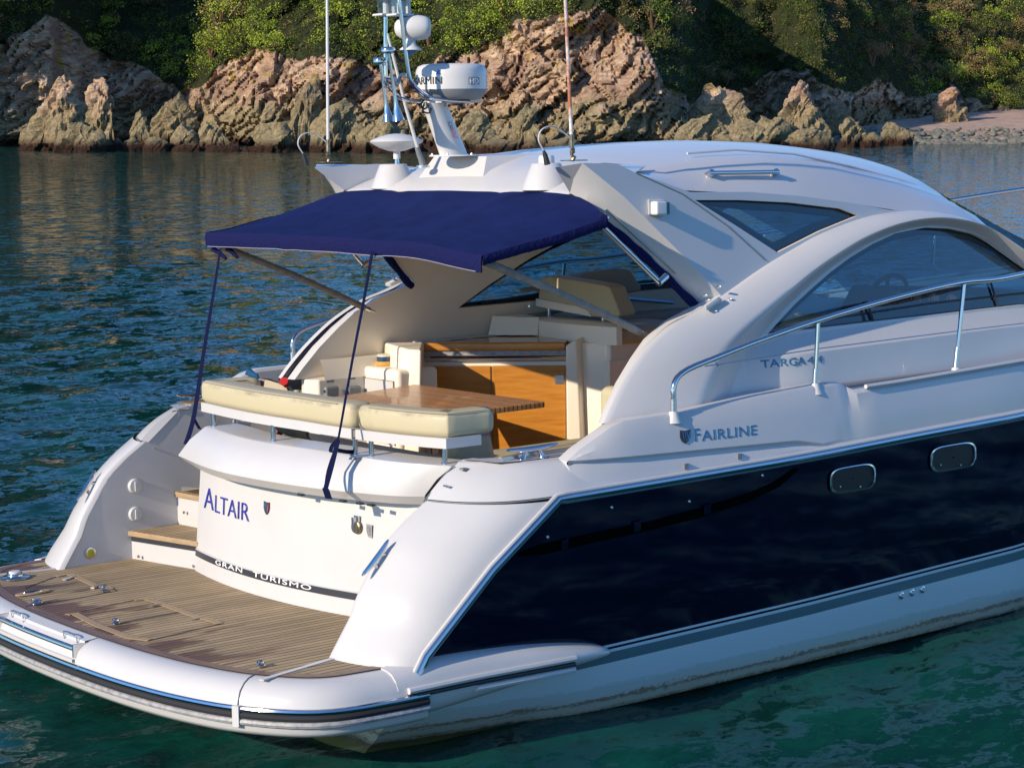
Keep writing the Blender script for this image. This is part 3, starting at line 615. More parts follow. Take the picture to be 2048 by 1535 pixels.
# cleats
def cleat(name, a, c, nrm, h=.05):
    a, c, nrm = V(a), V(c), V(nrm).normalized(); L = (c-a).length; t_ = (c-a).normalized(); mid_ = (a+c)/2
    b = B(); N = 14
    pts = [a.lerp(c, k/N) + nrm*(h+.012*(abs(k/N-.5)*2)**2) for k in range(N+1)]
    b.tube(pts, [.004+.012*sqrt(max(0, 1-(abs(k/N-.5)*2)**1.6)) for k in range(N+1)], 10)
    for s in (-1, 1):
        b.tube([mid_+t_*(s*L*.20), mid_+t_*(s*L*.16)+nrm*h*.5, mid_+t_*(s*L*.11)+nrm*h], [.020, .010, .012], 10)
    b.lathe(mid_+t_*L*.20, [(.024, 0), (.022, .006), (.0, .007)], 14, nrm); b.lathe(mid_-t_*L*.20, [(.024, 0), (.022, .006), (.0, .007)], 14, nrm)
    return b
for m in (1, -1):
    cleat('c', V((.96, -1.665, 1.43)), V((1.28, -1.695, 1.435)), (0, 0, 1)).mir(m).mk('mooring_cleat', CHROME, yacht)
    cleat('c', P(742, 1160, y=-1.50), P(795, 1088, y=-1.53), (-.8, -.15, .45), .06).mir(m).mk('mooring_cleat', CHROME, yacht)
    B().box((-.0, -.0, 0), (.9, .012, .018)).xf(Matrix.Translation((.95, -1.65, 1.438)) @ Matrix.Rotation(R(2), 4, 'Z')).mir(m).mk('sheet_track', STEELD, yacht)
    B().prism([V((1.0, -1.64, 1.436)), V((1.9, -1.60, 1.436)), V((1.9, -1.55, 1.436)), V((1.0, -1.55, 1.436))], [V((1.0, -1.64, 1.441)), V((1.9, -1.60, 1.441)), V((1.9, -1.55, 1.441)), V((1.0, -1.55, 1.441))]).mir(m).mk('teak_deck_strip', TEAK, yacht, 0)
#PART2
# ================================================================== COCKPIT
for m in (1, -1):
    B().grid([[V((.84, -1.452, 1.434)), V((.84, -1.45, 1.0)), V((.84, -1.44, .90))], [V((1.0, -1.54, 1.436)), V((1.0, -1.46, 1.15)), V((1.0, -1.44, .90))], [V((1.9, -1.54, 1.436)), V((1.9, -1.45, 1.15)), V((1.9, -1.42, .90))], [V((3.45, -1.40, z)) for z in (1.70, 1.2, .90)]]).mir(m).mk('cockpit_side', LIN, yacht, 30)
    B().grid([[V((.84, -1.452, 1.4345)), V((1.0, -1.54, 1.4365)), V((2.0, -1.54, 1.437))], [V((.9, -1.66, 1.4345)), V((1.0, -1.70, 1.4345)), V((2.0, -1.74, 1.434))]]).mir(m).mk('coaming_top', GEL, yacht, 30)
B().box((.86, -1.43, .86), (3.5, 1.43, .92)).mk('cockpit_floor', TEAK, yacht, 0)
for m in (1, -1):
    bev(B().prism([V((1.80, -1.475, .9)), V((1.86, -1.40, .9)), V((3.6, -1.39, .9)), V((3.6, -1.52, .9)), V((1.84, -1.58, .9))], [V((1.80, -1.475, 1.535)), V((1.86, -1.40, 1.535)), V((3.6, -1.39, 1.60)), V((3.6, -1.52, 1.60)), V((1.84, -1.58, 1.545))]).mir(m).mk('cockpit_side_pillar', LIN, yacht), .012, 3)
    B().grid([[V((x, -1.39-.01*k, z)) for x in (1.90, 2.3, 2.8, 3.3, 3.6)] for k, z in ((0, 1.53), (2, 1.60), (5, 1.66))]).mir(m).mk('side_shelf', LIN, yacht)
# bench: bases and cushions
bev(B().box((.86, -1.42, .92), (1.42, .92, 1.20)).mk('bench_base', LIN, yacht), .01)
bev(B().box((1.422, -1.42, .92), (2.78, -.50, 1.20)).mk('bench_base', LIN, yacht), .01)
def cushion(name, a, c, mt=CUSH, r=.03, rot=0, parent=None):
    a, c = V(a), V(c); ctr = (a+c)/2; b = B().box(a-ctr, c-ctr).xf(Matrix.Translation(ctr) @ Matrix.Rotation(rot, 4, 'Z')); return bev(b.mk(name, mt, parent or yacht), r, 4)
cushion('seat_cushion', (.87, -.55, 1.20), (1.44, .90, 1.29))
cushion('seat_cushion', (.87, -1.40, 1.20), (1.44, -.56, 1.29))
cushion('seat_cushion', (1.45, -1.40, 1.20), (2.76, -.48, 1.285))
b = cushion('back_cushion', (2.18, -1.40, 1.29), (2.30, -.98, 1.66), r=.05); 
# backrest on stanchions
fx = lambda y, z=0: .655+.10*((y+.15)/1.1)**2
def fp(px, py): return PS(px, py, fx)
zf = 1.495
pA = [P(*q, z=zf) for q in ((402.7, 822), (450, 833), (497, 843), (548, 852), (599, 860), (650, 869), (703, 877))]
pB = [P(*q, z=zf) for q in ((711, 878), (757, 884), (804, 889.5), (850, 894), (892.5, 897.5))]
hk = [pA[0]+V((.36, .0, 0)), pA[0]+V((.20, .03, 0)), pA[0]+V((.06, .03, 0))]; tk = [P(930, 893, z=zf), P(963, 889, z=zf), P(963, 889, z=zf)+V((.09, -.01, 0))]
gA = smooth_path(hk+[pA[0]+V((.0, -.02, 0))]+pA[1:], 5); gB = smooth_path(pB[:-1]+[pB[-1]+V((.005, .02, 0)), pB[-1]+V((.035, .0, 0))]+tk, 5)
def flat0(l): return [V((p.x, p.y, 0)) for p in l]
for g, gg in ((flat0(gA), flat0([pA[0]+V((.05, .01, 0))]+pA)), (flat0(gB), flat0(pB+tk[:2]))):
    fr = sweep(gg, [(0, zf), (.012, zf), (.012, zf+.042), (.10, zf+.042), (.10, zf+.053), (0, zf+.053)]).mk('backrest_shelf', GEL, yacht, 20)
    sec = [(x+.002, z+zf+.051) for x, z in rrect(.165, .132, .038, 5)]
    b_ = sweep(g, sec, .045).mk('backrest_cushion', CUSHW, yacht, 60)
    def side_(i): t_ = g[min(i+1, len(g)-1)]-g[max(i-1, 0)]; return V((-t_.y, t_.x, 0)).normalized()
    for d_ in (.0085, .158):
        B().tube([p+side_(i)*d_+V((0, 0, zf+.051+.126)) for i, p in enumerate(g[3:-3], 3)], .0026, 5).mk('piping', CUSH2, b_)
for px, py in ((428, 853), (547, 883), (711, 909), (743, 913), (890, 929)):
    p = P(px, py, z=1.405)
    B().tube([p, p+V((0, 0, .095))], .0135, 12).mk('backrest_post', CHROME, yacht)
    B().lathe(p, [(.022, .004), (.020, .009), (0, .009)], 16).mk('post_base', CHROME, yacht)
# table
tz = 1.50; tq = [P(645, 797, z=tz), P(955, 829, z=tz), P(1090, 803, z=tz), P(830, 768, z=tz)]
tq[1] = V((tq[0].x+.03, tq[2].y-.02, tz)); tq[0].x += 0
tb = B().prism([p-V((0, 0, .035)) for p in tq], tq); tab = bev(tb.mk('cockpit_table', TABL, yacht, 0), .006, 2)
B().tube([V((1.9, .3, .92)), V((1.9, .3, 1.46))], .045, 16).mk('table_leg', CHROME, tab)
# galley unit (diagonal)
GL, GR = V((2.62, 1.36, 0)), V((3.34, .66, 0)); GB = V((3.58, 1.39, 0)); gd = (GR-GL).normalized(); gn = V((-gd.y, gd.x, 0)); gn = -gn if gn.x > 0 else gn   # gn points aft
def G(t_, o_, z): return GL+gd*t_+gn*o_+V((0, 0, z))
GLn = (GR-GL).length
def gbox(t0, t1, o0, o1, z0, z1): return B().prism([G(t0, o0, z0), G(t1, o0, z0), G(t1, o1, z0), G(t0, o1, z0)], [G(t0, o0, z1), G(t1, o0, z1), G(t1, o1, z1), G(t0, o1, z1)])
gal = bev(B().prism([G(-.03, .0, 1.665), G(GLn, .0, 1.665), V((3.66, 1.0, 1.665)), V((3.62, 1.40, 1.665)), V((2.6, 1.41, 1.665))], [G(-.03, .0, 1.722), G(GLn, .0, 1.722), V((3.66, 1.0, 1.722)), V((3.62, 1.40, 1.722)), V((2.6, 1.41, 1.722))]).mk('galley_worktop', VARN, yacht), .018, 4)
for k in range(3):
    c = V((2.95+.2*k, 1.33, 1.7235)); B().prism([c+V((-.06, -.012, 0)), c+V((.06, -.012, 0)), c+V((.06, .012, 0)), c+V((-.06, .012, 0))], [c+V((-.06, -.012, .001)), c+V((.06, -.012, .001)), c+V((.06, .012, .001)), c+V((-.06, .012, .001))]).mk('finger_slot', TEAKW, gal, 0)
B().prism([V((2.62, 1.40, 1.722)), V((3.65, 1.385, 1.722)), V((3.65, 1.355, 1.722)), V((2.62, 1.37, 1.722))], [V((2.62, 1.40, 1.732)), V((3.65, 1.385, 1.732)), V((3.65, 1.355, 1.732)), V((2.62, 1.37, 1.732))]).mk('worktop_ledge', GEL, gal)
gbox(.0, GLn, -.02, -.06, 1.635, 1.664).mk('stone_edge', GREYM, gal)
gbox(.0, GLn, -.035, -.10, .92, 1.634).mk('cabinet_carcass', LIN, gal)
B().tube([G(.0, -.012, 1.622), G(GLn, -.012, 1.622)], .010, 10).mk('towel_rail', CHROME, gal)
B().tube([G(.0, -.018, 1.597), G(GLn, -.018, 1.597)], .006, 8).mk('rail_trim', STEELD, gal)
mid_t = GLn*.50
for t0, t1 in ((.012, mid_t-.004), (mid_t+.004, GLn-.006)):
    bev(gbox(t0, t1, -.008, -.034, 1.0, 1.565).mk('cabinet_door', VARN, gal), .006, 3)
bev(gbox(GLn-.075, GLn-.015, -.004, -.008, 1.44, 1.50).mk('door_latch', STEELD, gal), .006, 2)
bev(gbox(.0, .05, -.004, -.008, 1.40, 1.455).mk('door_latch', GREYM, gal), .004, 2)
# surround and plinth of the saloon
sur = B().prism([G(GLn+.0, .02, .92), G(GLn+.10, .02, .92), V((3.52, .62, .92)), V((3.6, .8, .92))], [G(GLn, .02, 1.70), G(GLn+.075, .02, 1.74), V((3.52, .66, 1.76)), V((3.6, .8, 1.74))]); bev(sur.mk('galley_surround', LIN, yacht), .012, 3)
XP = 3.50
pq = [(3.40, .69), (3.455, .62), (XP, .455), (XP+.03, .42), (5.0, .38), (5.0, .95), (3.66, .95)]; pl = B().prism([V((x, y, .9)) for x, y in pq], [V((x, y, 1.715)) for x, y in pq]); bev(pl.mk('saloon_plinth', LIN, yacht), .008, 2)
tq2 = [(XP+.02, 1.38), (XP-.0, 1.16), (XP-.04, .80), (XP-.01, .455), (XP+.02, .35), (XP+.06, .34)]
rows = [[V((x, y, 1.705)) for x, y in tq2], [V((x-.002, y, 1.76)) for x, y in tq2], [V((x, y, 1.825)) for x, y in tq2], [V((x+.015, y, 1.835)) for x, y in tq2], [V((x+.28, y+.0, 1.835)) for x, y in tq2]]
B().grid(rows).mk('saloon_coaming', LIN, yacht, 40)
B().prism([V((XP-.24, 1.39, 1.73)), V((XP+.02, 1.39, 1.73)), V((XP+.0, 1.15, 1.73)), V((XP-.02, 1.12, 1.73)), V((XP-.10, 1.20, 1.73))], [V((XP-.20, 1.39, 1.86)), V((XP+.04, 1.39, 1.86)), V((XP+.02, 1.15, 1.85)), V((XP, 1.13, 1.85)), V((XP-.07, 1.22, 1.85))]).mk('corner_moulding', LIN, yacht)
cushion('saloon_seat_cushion', (XP+.06, .36, 1.705), (4.35, .98, 1.80), mt=CUSH)
cushion('saloon_seat_cushion', (XP+.45, .99, 1.705), (5.1, 1.36, 1.81), mt=CUSH2)
B().box((XP+.3, .98, 1.60), (5.3, 1.40, 1.705)).mk('saloon_seat_base', LIN, yacht)
XA = 3.68
sh_ = [P(1072, 600, x=XA), P(1072, 585, x=XA), P(1180, 618, x=XA), P(1177, 632, x=XA)]
B().prism([P(1072, 612, x=XA), P(1072, 597, x=XA), P(1172, 616, x=XA), P(1182, 633, x=XA)], [p+V((.20, 0, 0)) for p in (P(1072, 612, x=XA), P(1072, 597, x=XA), P(1172, 616, x=XA), P(1182, 633, x=XA))]).mk('helm_backrest_shelf', LIN, yacht)
qa = [P(1076, 598, x=XA), P(1078, 556, x=XA), P(1100, 552, x=XA), P(1205, 569, x=XA), P(1218, 574, x=XA), P(1240, 628, x=XA), P(1236, 634, x=XA), P(1182, 634, x=XA), P(1170, 617, x=XA)]
q = B().prism(qa, [p+V((.15, 0, .0)) for p in qa]); bev(q.mk('helm_backrest', CUSH, yacht), .022, 4)
for px, py0, py1 in ((1098, 616, 642), (1206, 632, 661)):
    B().tube([P(px, py1, x=XA+.05), P(px, py0, x=XA+.05)], .013, 10).mk('backrest_post', STEELD, yacht)
qb = [P(1160, 592, y=1.10), P(1120, 560, y=1.10), P(1180, 546, y=1.10), P(1238, 537, y=1.10), P(1262, 540, y=1.10), P(1284, 574, y=1.10), P(1282, 583, y=1.10), P(1240, 589, y=1.10)]
q = B().prism(qb, [p+V((0, .12, 0)) for p in qb]); bev(q.mk('saloon_backrest', CUSH2, yacht), .03, 4)
B().tube([P(1249, 613, y=1.10), P(1249, 588, y=1.10)], .013, 10).mk('backrest_post', STEELD, yacht)
B().tube([P(1255, 597, y=1.32), P(1345, 605, y=1.32)], .015, 8).mk('saloon_grab_rail', STEELD, yacht)
for (px, py, qx, qy, yy) in ((1028, 637, 1130, 620, 1.34), (1042, 581, 1078, 583, 1.34)):
    B().tube([P(px, py, y=yy), P(px+6, py-1, y=yy), P(px+30, py-4, y=yy), P(qx, qy, y=yy)], [.012, .019, .018, .010], 10).mk('awning_pole_stowed', PLG, yacht)
B().tube([P(1058, 612, y=1.40), P(1058, 612, y=1.37)], .008, 8).mk('wall_pin', STEELD, yacht)
# saloon floor / helm beyond
B().box((3.5, -1.40, 1.15), (6.6, .4, 1.19)).mk('saloon_floor', VARN, yacht, 0)
B().box((3.5, .4, 1.15), (6.6, 1.40, 1.60)).mk('saloon_plinth_base', LIN, yacht, 0)
cushion('helm_seat', (3.85, -1.30, 1.45), (4.45, -.45, 1.60), mt=CUSH2, r=.04)
cushion('helm_seat_back', (3.72, -1.28, 1.55), (3.86, -.5, 1.98), mt=CUSH, r=.05)
B().box((3.9, -1.25, 1.19), (4.4, -.5, 1.46)).mk('helm_seat_base', LIN, yacht, 0)
ds = B().prism([V((5.0, -1.30, 1.2)), V((5.18, -1.30, 1.90)), V((5.30, -1.30, 2.06)), V((5.9, -1.30, 2.0)), V((6.7, -1.22, 1.80)), V((6.7, -1.22, 1.2))], [V((5.0, -.1, 1.2)), V((5.18, -.1, 1.88)), V((5.30, -.1, 2.03)), V((5.9, -.1, 1.96)), V((6.7, -.1, 1.78)), V((6.7, -.1, 1.2))]); dsh = bev(ds.mk('dashboard', DASH, yacht), .03, 3)
for k in range(5):
    c = V((5.235, -1.2+.15*k, 1.965)); B().lathe(c, [(.045, 0), (.045, -.012), (.036, -.012), (.036, -.004), (0, -.004)], 20, (1, 0, .2)).mk('gauge', CHROME, dsh)
wc = P(1775, 592, y=-.95); wr = Matrix.Translation(wc) @ Matrix.Rotation(R(-62), 4, 'Y')
wh = B().tube([(.15*cos(a*pi/16), .15*sin(a*pi/16), 0) for a in range(33)], .015, 8, False)
for k in range(3): wh.tube([(0, 0, 0), (.15*cos(2*pi*k/3+.4), .15*sin(2*pi*k/3+.4), 0)], .014, 6)
wh.lathe((0, 0, 0), [(.05, -.02), (.05, .02), (0, .025)], 16); wh.xf(wr).mk('steering_wheel', DASH, yacht)
B().box((5.3, -.1, 1.2), (6.6, 1.25, 1.80)).mk('dash_shelf', DASH, yacht, 0)
B().tube([wc, wc+V((.25, 0, -.14))], .035, 10).mk('steering_column', DASH, yacht)

# ================================================================== SUPERSTRUCTURE
NO = V((0, -1, .222)).normalized()
def Q(px, py, h=0): return PT(px, py, -1.944-h*1.024, .222)
def XZ(x, z, h=0): return V((x, -1.944-h*1.024+.222*z, z))
EIp = [(1196, 845), (1208, 815), (1231, 765), (1261, 715), (1287, 678), (1329, 641), (1379, 615), (1399, 606), (1340, 553), (1270, 487), (1200, 428), (1170, 404), (1140, 386)]
EOp = [(1222, 848), (1236, 812), (1258, 765), (1288, 718), (1316, 685), (1356, 651), (1400, 630), (1442, 590), (1385, 530), (1310, 455), (1250, 395), (1205, 358), (1165, 326)]
EI = [PT(px, py, -1.835, .222) for px, py in EIp]; EI[-1] = P(1140, 386, y=-1.10); EI[-2] = P(1170, 403, y=-1.2)
TIP = P(1110, 335, y=-1.175)
EO = [Q(*p) for p in EOp]
topP = [(1235, 328), (1270, 345), (1380, 384), (1500, 384), (1600, 392), (1690, 404), (1780, 420), (1860, 424), (1950, 440), (2048, 500)]
TOP = [Q(*p) for p in topP]
FRONT = [XZ(5.9, 2.12), XZ(6.4, 1.9), XZ(6.95, 1.66)]
BOT = [XZ(6.95, 1.56), XZ(4.5, 1.55), XZ(2.2, 1.53)]
arcP = [(1535, 668), (1560, 640), (1590, 608), (1620, 580), (1660, 545), (1700, 515), (1745, 488), (1790, 467), (1850, 455), (1900, 457), (1950, 468), (2000, 492), (2048, 533)]
WIN = [Q(*p) for p in arcP]+[XZ(5.75, 2.04), XZ(6.15, 1.90)]+[Q(2048, 609), Q(1800, 637)]
TRI = [Q(*p) for p in [(1390, 400), (1480, 400), (1580, 405), (1680, 417), (1716, 431), (1640, 462), (1555, 505), (1470, 450)]]
def sheet(b, outer, holes):
    vs = outer+[p for h in holes for p in h]; tr = geometry.tessellate_polygon([[V((p.x, p.z, 0)) for p in l] for l in [outer]+holes])
    return b.add(vs, [tuple(t_) for t_ in tr])
AWe = []
for m in (1, -1):
    b = B(); outer = EO+TOP+FRONT+BOT; sheet(b, outer, [WIN, TRI]); b.mir(m); side = b.mk('cabin_side', GEL, yacht, 30)
    ti = [p+V((0, .109, 0)) for p in TOP]; inner = EI+ti+[p+V((0, .109, 0)) for p in FRONT+BOT]
    W2 = [p+V((0, .109, 0)) for p in WIN]; T2 = [p+V((0, .109, 0)) for p in TRI]
    b = B(); sheet(b, inner, [W2, T2]); b.grid([WIN, W2], True); b.grid([TRI, T2], True); b.mir(m); b.mk('cabin_side_liner', LIN, side, 30)
    # bevelled aft edge
    mids = [a.lerp(c, .5)+V((-.018, -.0, 0)) for a, c in zip(EI, EO)]
    b = B().grid([EI, mids, EO]); b.add([TIP, EI[-1], mids[-1], EO[-1]], [(0, 1, 2, 3)]); b.mir(m); b.mk('side_edge', GEL, side, 30)
    # flat top of the wing
    wt = [TIP, EO[-1], TOP[0], TOP[1], V((2.45, -1.12, 2.905)), V((2.15, -1.10, 2.92))]
    b = B().add(wt, [tuple(range(6))]); b.add([TIP, EI[-1], V((2.3, -1.085, 2.80)), V((2.45, -1.11, 2.90)), V((2.15, -1.10, 2.925))], [(0, 1, 2, 3, 4)]); b.mir(m).mk('wing_top', GEL, side, 20)
    # arch band
    LA = [(1214, 845), (1227, 812), (1250, 765), (1281, 716), (1310, 682), (1350, 648), (1392, 625), (1450, 590), (1530, 534), (1600, 492), (1650, 465), (1720, 438), (1780, 424), (1860, 420), (1950, 443), (2048, 500)]
    RA = [(1466, 800), (1474, 770), (1485, 740), (1497, 713), (1512, 690), (1535, 664), (1562, 634), (1595, 600), (1650, 550), (1705, 510), (1750, 484), (1800, 464), (1860, 453), (1910, 457), (1965, 474), (2048, 531)]
    la = [Q(*p, .03) for p in LA]+[XZ(5.9, 2.13, .03), XZ(6.5, 1.88, .03), XZ(7.0, 1.66, .03)]; ra = [Q(*p, .0) for p in RA]+[XZ(5.78, 2.05), XZ(6.2, 1.89), XZ(6.6, 1.68)]
    la = smooth_path(la, 5); ra = smooth_path(ra, 5)
    prof = [(0, -.045), (.0, -.012), (.012, -.004), (.05, .004), (.20, .030), (.40, .064), (.58, .092), (.63, .096), (.67, .093), (.72, .080), (.82, .045), (.93, .008), (.97, -.005), (1, -.03)]
    b = B().grid([[a.lerp(c, t_)+NO*(h-(.0 if t_ > .2 else .018*(1-t_/.2))) for a, c in zip(la, ra)] for t_, h in prof]); b.mir(m).mk('side_arch', GEL, side, 28)
    # glazing
    gz = lambda L, d: [p+V((0, d, 0)) for p in L]
    b = B(); sheet(b, gz(WIN, .045), []); b.mir(m); gw = b.mk('side_window', GLASS, side, 0)
    ctr = sum((p for p in WIN), V((0, 0, 0)))/len(WIN)
    def inset(L, k):
        out = []; n_ = len(L)
        for i, p in enumerate(L):
            a, c = L[i-1], L[(i+1) % n_]; e1_ = (p-a).normalized(); e2_ = (c-p).normalized(); nn = (V((e1_.z, 0, -e1_.x))+V((e2_.z, 0, -e2_.x))); nn = nn.normalized() if nn.length > 1e-6 else V((0, 0, 0))
            s_ = 1/max(.45, nn.dot(V((e2_.z, 0, -e2_.x)))); q_ = p+nn*k*s_; q_.y = -1.944+.222*q_.z+(p.y-(-1.944+.222*p.z)); out.append(q_)
        return out
    sgn = 1 if sum((WIN[i].x*WIN[(i+1) % len(WIN)].z-WIN[(i+1) % len(WIN)].x*WIN[i].z) for i in range(len(WIN))) < 0 else -1
    Wg = gz(WIN, .042); B().grid([Wg, inset(Wg, .045*sgn)], True).mir(m).mk('window_border', BAND, side, 0)
    Tg = gz(TRI, .030); b = B(); sheet(b, gz(TRI, .033), []); b.mir(m); b.mk('corner_window', GLASS, side, 0)
    sg2 = 1 if sum((TRI[i].x*TRI[(i+1) % len(TRI)].z-TRI[(i+1) % len(TRI)].x*TRI[i].z) for i in range(len(TRI))) < 0 else -1
    B().grid([Tg, inset(Tg, .052*sg2)], True).mir(m).mk('window_border', BAND, side, 0)
    B().tube(gz(TRI, .024)+[gz(TRI, .024)[0]], .006, 6).mir(m).mk('window_seal', RUB, side)
    B().tube(gz(WIN, .036)+[gz(WIN, .036)[0]], .007, 6).mir(m).mk('window_seal', RUB, side)
    # sliding window bar and uprights
    bar = [Q(1580, 655, -.05), Q(1720, 628, -.05), Q(1850, 608, -.05), Q(2048, 586, -.05), XZ(5.9, 2.0, -.05)]
    B().tube(bar, .010, 8).mir(m).mk('window_bar', RUB, side)
    B().tube([Q(1733, 602, -.03), Q(1748, 645, -.03)], .008, 6).mir(m).mk('window_upright', RUB, side)
    B().tube([Q(1980, 560, -.03), Q(1997, 614, -.03)], .008, 6).mir(m).mk('window_upright', RUB, side)
    # ledge under the window
    rows = []
    for x in [2.80, 2.9, 3.1, 3.4, 3.8, 4.2, 4.6, 5, 5.5, 6, 6.5, 6.9]:
        k = min(1, (x-2.8)/.3); zw = interp(x, [(2.8, 1.92), (5.4, 1.955), (6.9, 1.80)])
        rows.append([XZ(x, 1.56, .005), XZ(x, 1.62, .070*k), XZ(x, zw-.135, .085*k), XZ(x, zw-.115, .085*k), XZ(x, zw-.10, .07*k), XZ(x, zw-.03, .015), XZ(x, zw-.012, .004), XZ(x, zw-.012, -.04)])
    B().grid(rows, capa=False).mir(m).mk('cabin_ledge', GEL, side, 30)
    # seam lines
    B().tube([Q(1272, 346, .001), Q(1365, 388, .001), Q(1455, 452, .001), Q(1530, 520, .001)], .004, 6).mir(m).mk('panel_seam', PLG, side)
    # pads and studs at the arch joint
    bev(B().prism([Q(1408, 612, .03), Q(1436, 592, .03), Q(1446, 600, .03), Q(1414, 622, .03)], [Q(1408, 612, .06), Q(1436, 592, .06), Q(1446, 600, .06), Q(1414, 622, .06)]).mir(m).mk('joint_block', GEL, side), .01, 3)
    for px, py in ((1412, 590), (1440, 573), (1417, 600), (1461, 598), (1431, 622)):
        c = Q(px, py, .045); B().lathe(c, [(.008, -.02), (.008, .006), (.004, .012), (0, .013)], 10, NO).mir(m).mk('canopy_stud', STEELD, side)
    # roof grab rail
    a_, c_ = Q(1424, 357, .0), Q(1545, 353, .0)
    a_ = P(1405, 358, y=-1.18); c_ = P(1534, 356, y=-1.18); ou = V((.0, -.075, .035))
    gr = B().tube([a_+ou+V((-.02, 0, 0)), c_+ou+V((.02, 0, 0))], .013, 12).mir(m).mk('roof_grab_rail', CHROME, side)
    for q in (a_, c_): B().tube([q-ou*.8, q+ou*1.12], .021, 14).mir(m).mk('rail_post', CHROME, gr)
    # aft grab rail on the wing edge
    a_, c_ = PT(1212, 434, -1.93, .222), PT(1332, 552, -1.93, .222); ou = V((-.06, -.01, -.03))
    gr = B().tube([a_+ou, c_+ou], .014, 12).mir(m).mk('wing_grab_rail', CHROME, side)
    for q in (a_, c_): B().tube([q, q+ou*1.15], .021, 14).mir(m).mk('rail_post', CHROME, gr)
    tr0 = [EI[k].lerp(EO[k], .18)+V((-.020, -.004, 0)) for k in (8, 9, 10)]
    B().tube([EI[8].lerp(EO[8], .3)+V((-.012, 0, 0)), EI[10].lerp(EO[10], .3)+V((-.012, 0, 0))], .007, 6).mir(m).mk('canopy_track', STEELD, side)
    # navigation light
    c = Q(1311, 416, .0)
    nb = B().prism([Q(1296, 398), Q(1328, 399), Q(1328, 434), Q(1297, 430)], [Q(1296, 398, .012), Q(1328, 399, .012), Q(1328, 434, .012), Q(1297, 430, .012)]); nav = bev(nb.mir(m).mk('navigation_light', PLW, side), .004, 2)
    bx_ = [Q(1300, 402, .01), Q(1322, 402, .01), Q(1322, 430, .01), Q(1300, 430, .01)]; bev(B().prism(bx_, [p+V((.0, -.055, 0)) for p in bx_]).mir(m).mk('lamp_housing', PLW, nav), .012, 3)
    ln = [Q(1322, 404, .012), Q(1328, 404, .012), Q(1328, 428, .012), Q(1322, 428, .012)]; B().prism(ln, [p+V((-.004, -.05, 0)) for p in ln]).mir(m).mk('lens', mat('lens_green' if m > 0 else 'lens_red', (.0, .10, .05) if m > 0 else (.25, .0, .0), .1, coat=.5), nav)
    # guard rail
    gp = smooth_path([P(1347, 822, y=-1.85), P(1347, 800, y=-1.85), P(1347, 776, y=-1.85), P(1354, 756, y=-1.85), P(1370, 742, y=-1.85), P(1392, 731, y=-1.85)], 4)+smooth_path([P(1500, 688, y=-1.85), P(1635, 641, y=-1.85), P(1780, 598, y=-1.85), P(1920, 565, y=-1.85), P(2048, 547, y=-1.84), V((7, -1.62, 2.38)), V((9, -1.12, 2.6)), V((11, -.4, 2.75)), V((11.6, 0, 2.8))], 5)
    rail = B().tube(gp, .0165, 12).mir(m).mk('guard_rail', CHROME, yacht)
    for (px, py, qx, qy) in ((1636, 645, 1630, 768), (1928, 568, 1911, 736)):
        a_, c_ = P(px, py, y=-1.85), P(qx, qy, y=-1.85); B().tube([a_, c_.lerp(a_, .3), c_], .0125, 10).mir(m).mk('stanchion', CHROME, rail); B().tube([c_, c_.lerp(a_, .25)], .0165, 12).mir(m).mk('stanchion_socket', STEELD, rail)
        B().lathe(c_-V((0, 0, .035)), [(.045, -.02), (.03, .015), (.024, .04)], 16).mir(m).mk('stanchion_base', GEL, rail)
    for x, z in ((6.3, 2.29), (8, 2.48), (9.7, 2.65)):
        yy = interp(x, [(5, 1.84), (7, 1.62), (9, 1.12), (11, .4)]); B().tube([V((x, -yy, z)), V((x-.05, -yy, z-.5))], .0125, 8).mir(m).mk('stanchion', CHROME, rail)
    c_ = P(1347, 826, y=-1.85); B().tube([c_, c_+V((0, 0, .075))], .0185, 12).mir(m).mk('stanchion_socket', STEELD, rail); B().lathe(c_-V((0, 0, .03)), [(.045, -.02), (.03, .015), (.024, .04)], 16).mir(m).mk('stanchion_base', GEL, rail)
    B().tube([P(1408, 732, y=-1.85), P(1437, 728, y=-1.85)], .004, 6).mir(m).mk('wire_shackle', STEELD, rail)
    B().lathe(P(1434, 728, y=-1.85), [(.008, -.012), (.012, 0), (.008, .012)], 8, (1, 0, .2)).mir(m).mk('wire_turnbuckle', STEELD, rail)
    B().tube([P(1437, 728, y=-1.85), P(1636, 697, y=-1.85), P(1921, 661, y=-1.85), P(2048, 646, y=-1.85), V((7, -1.62, 2.08))], .0032, 6).mir(m).mk('guard_wire', STEELD, rail)
    # antenna on the wing
    ab = P(1145, 322, y=-1.19); top_ = ab+V((-.10, .0, 2.4)) if m > 0 else ab+V((.06, .0, 2.4))
    t0 = ab; t_ = (top_-ab)
    an = B().tube([ab+t_*.055, ab+t_*.45, top_], [.0105, .009, .007], 10).mir(m).mk('whip_antenna', RUST if m > 0 else PLW, yacht)
    B().tube([ab+t_*.028, ab+t_*.06], .0135, 10).mir(m).mk('antenna_ferrule', BRASS, an)
    B().box((-.055, -.04, 0), (.075, .04, .006)).xf(Matrix.Translation(ab)).mir(m).mk('antenna_plate', BRASS, an)
    B().tube([ab+V((0, 0, .0)), ab+V((.01, 0, .02)), ab+V((-.006, 0, .035)), ab+V((0, 0, .05)), ab+V((.008, 0, .068)), ab+t_*.03], [.009, .015, .008, .016, .009, .011], 8).mir(m).mk('antenna_ratchet', BRASS, an)
    cb = ab+V((-.17, .01, 0)) if m > 0 else ab+V((-.15, -.02, 0))
    B().tube([cb-V((0, 0, .015)), cb+V((-.015, 0, .035)), cb+V((-.025, 0, .06))], [.018, .014, .007], 10).mir(m).mk('cable_gland', RUB, an)
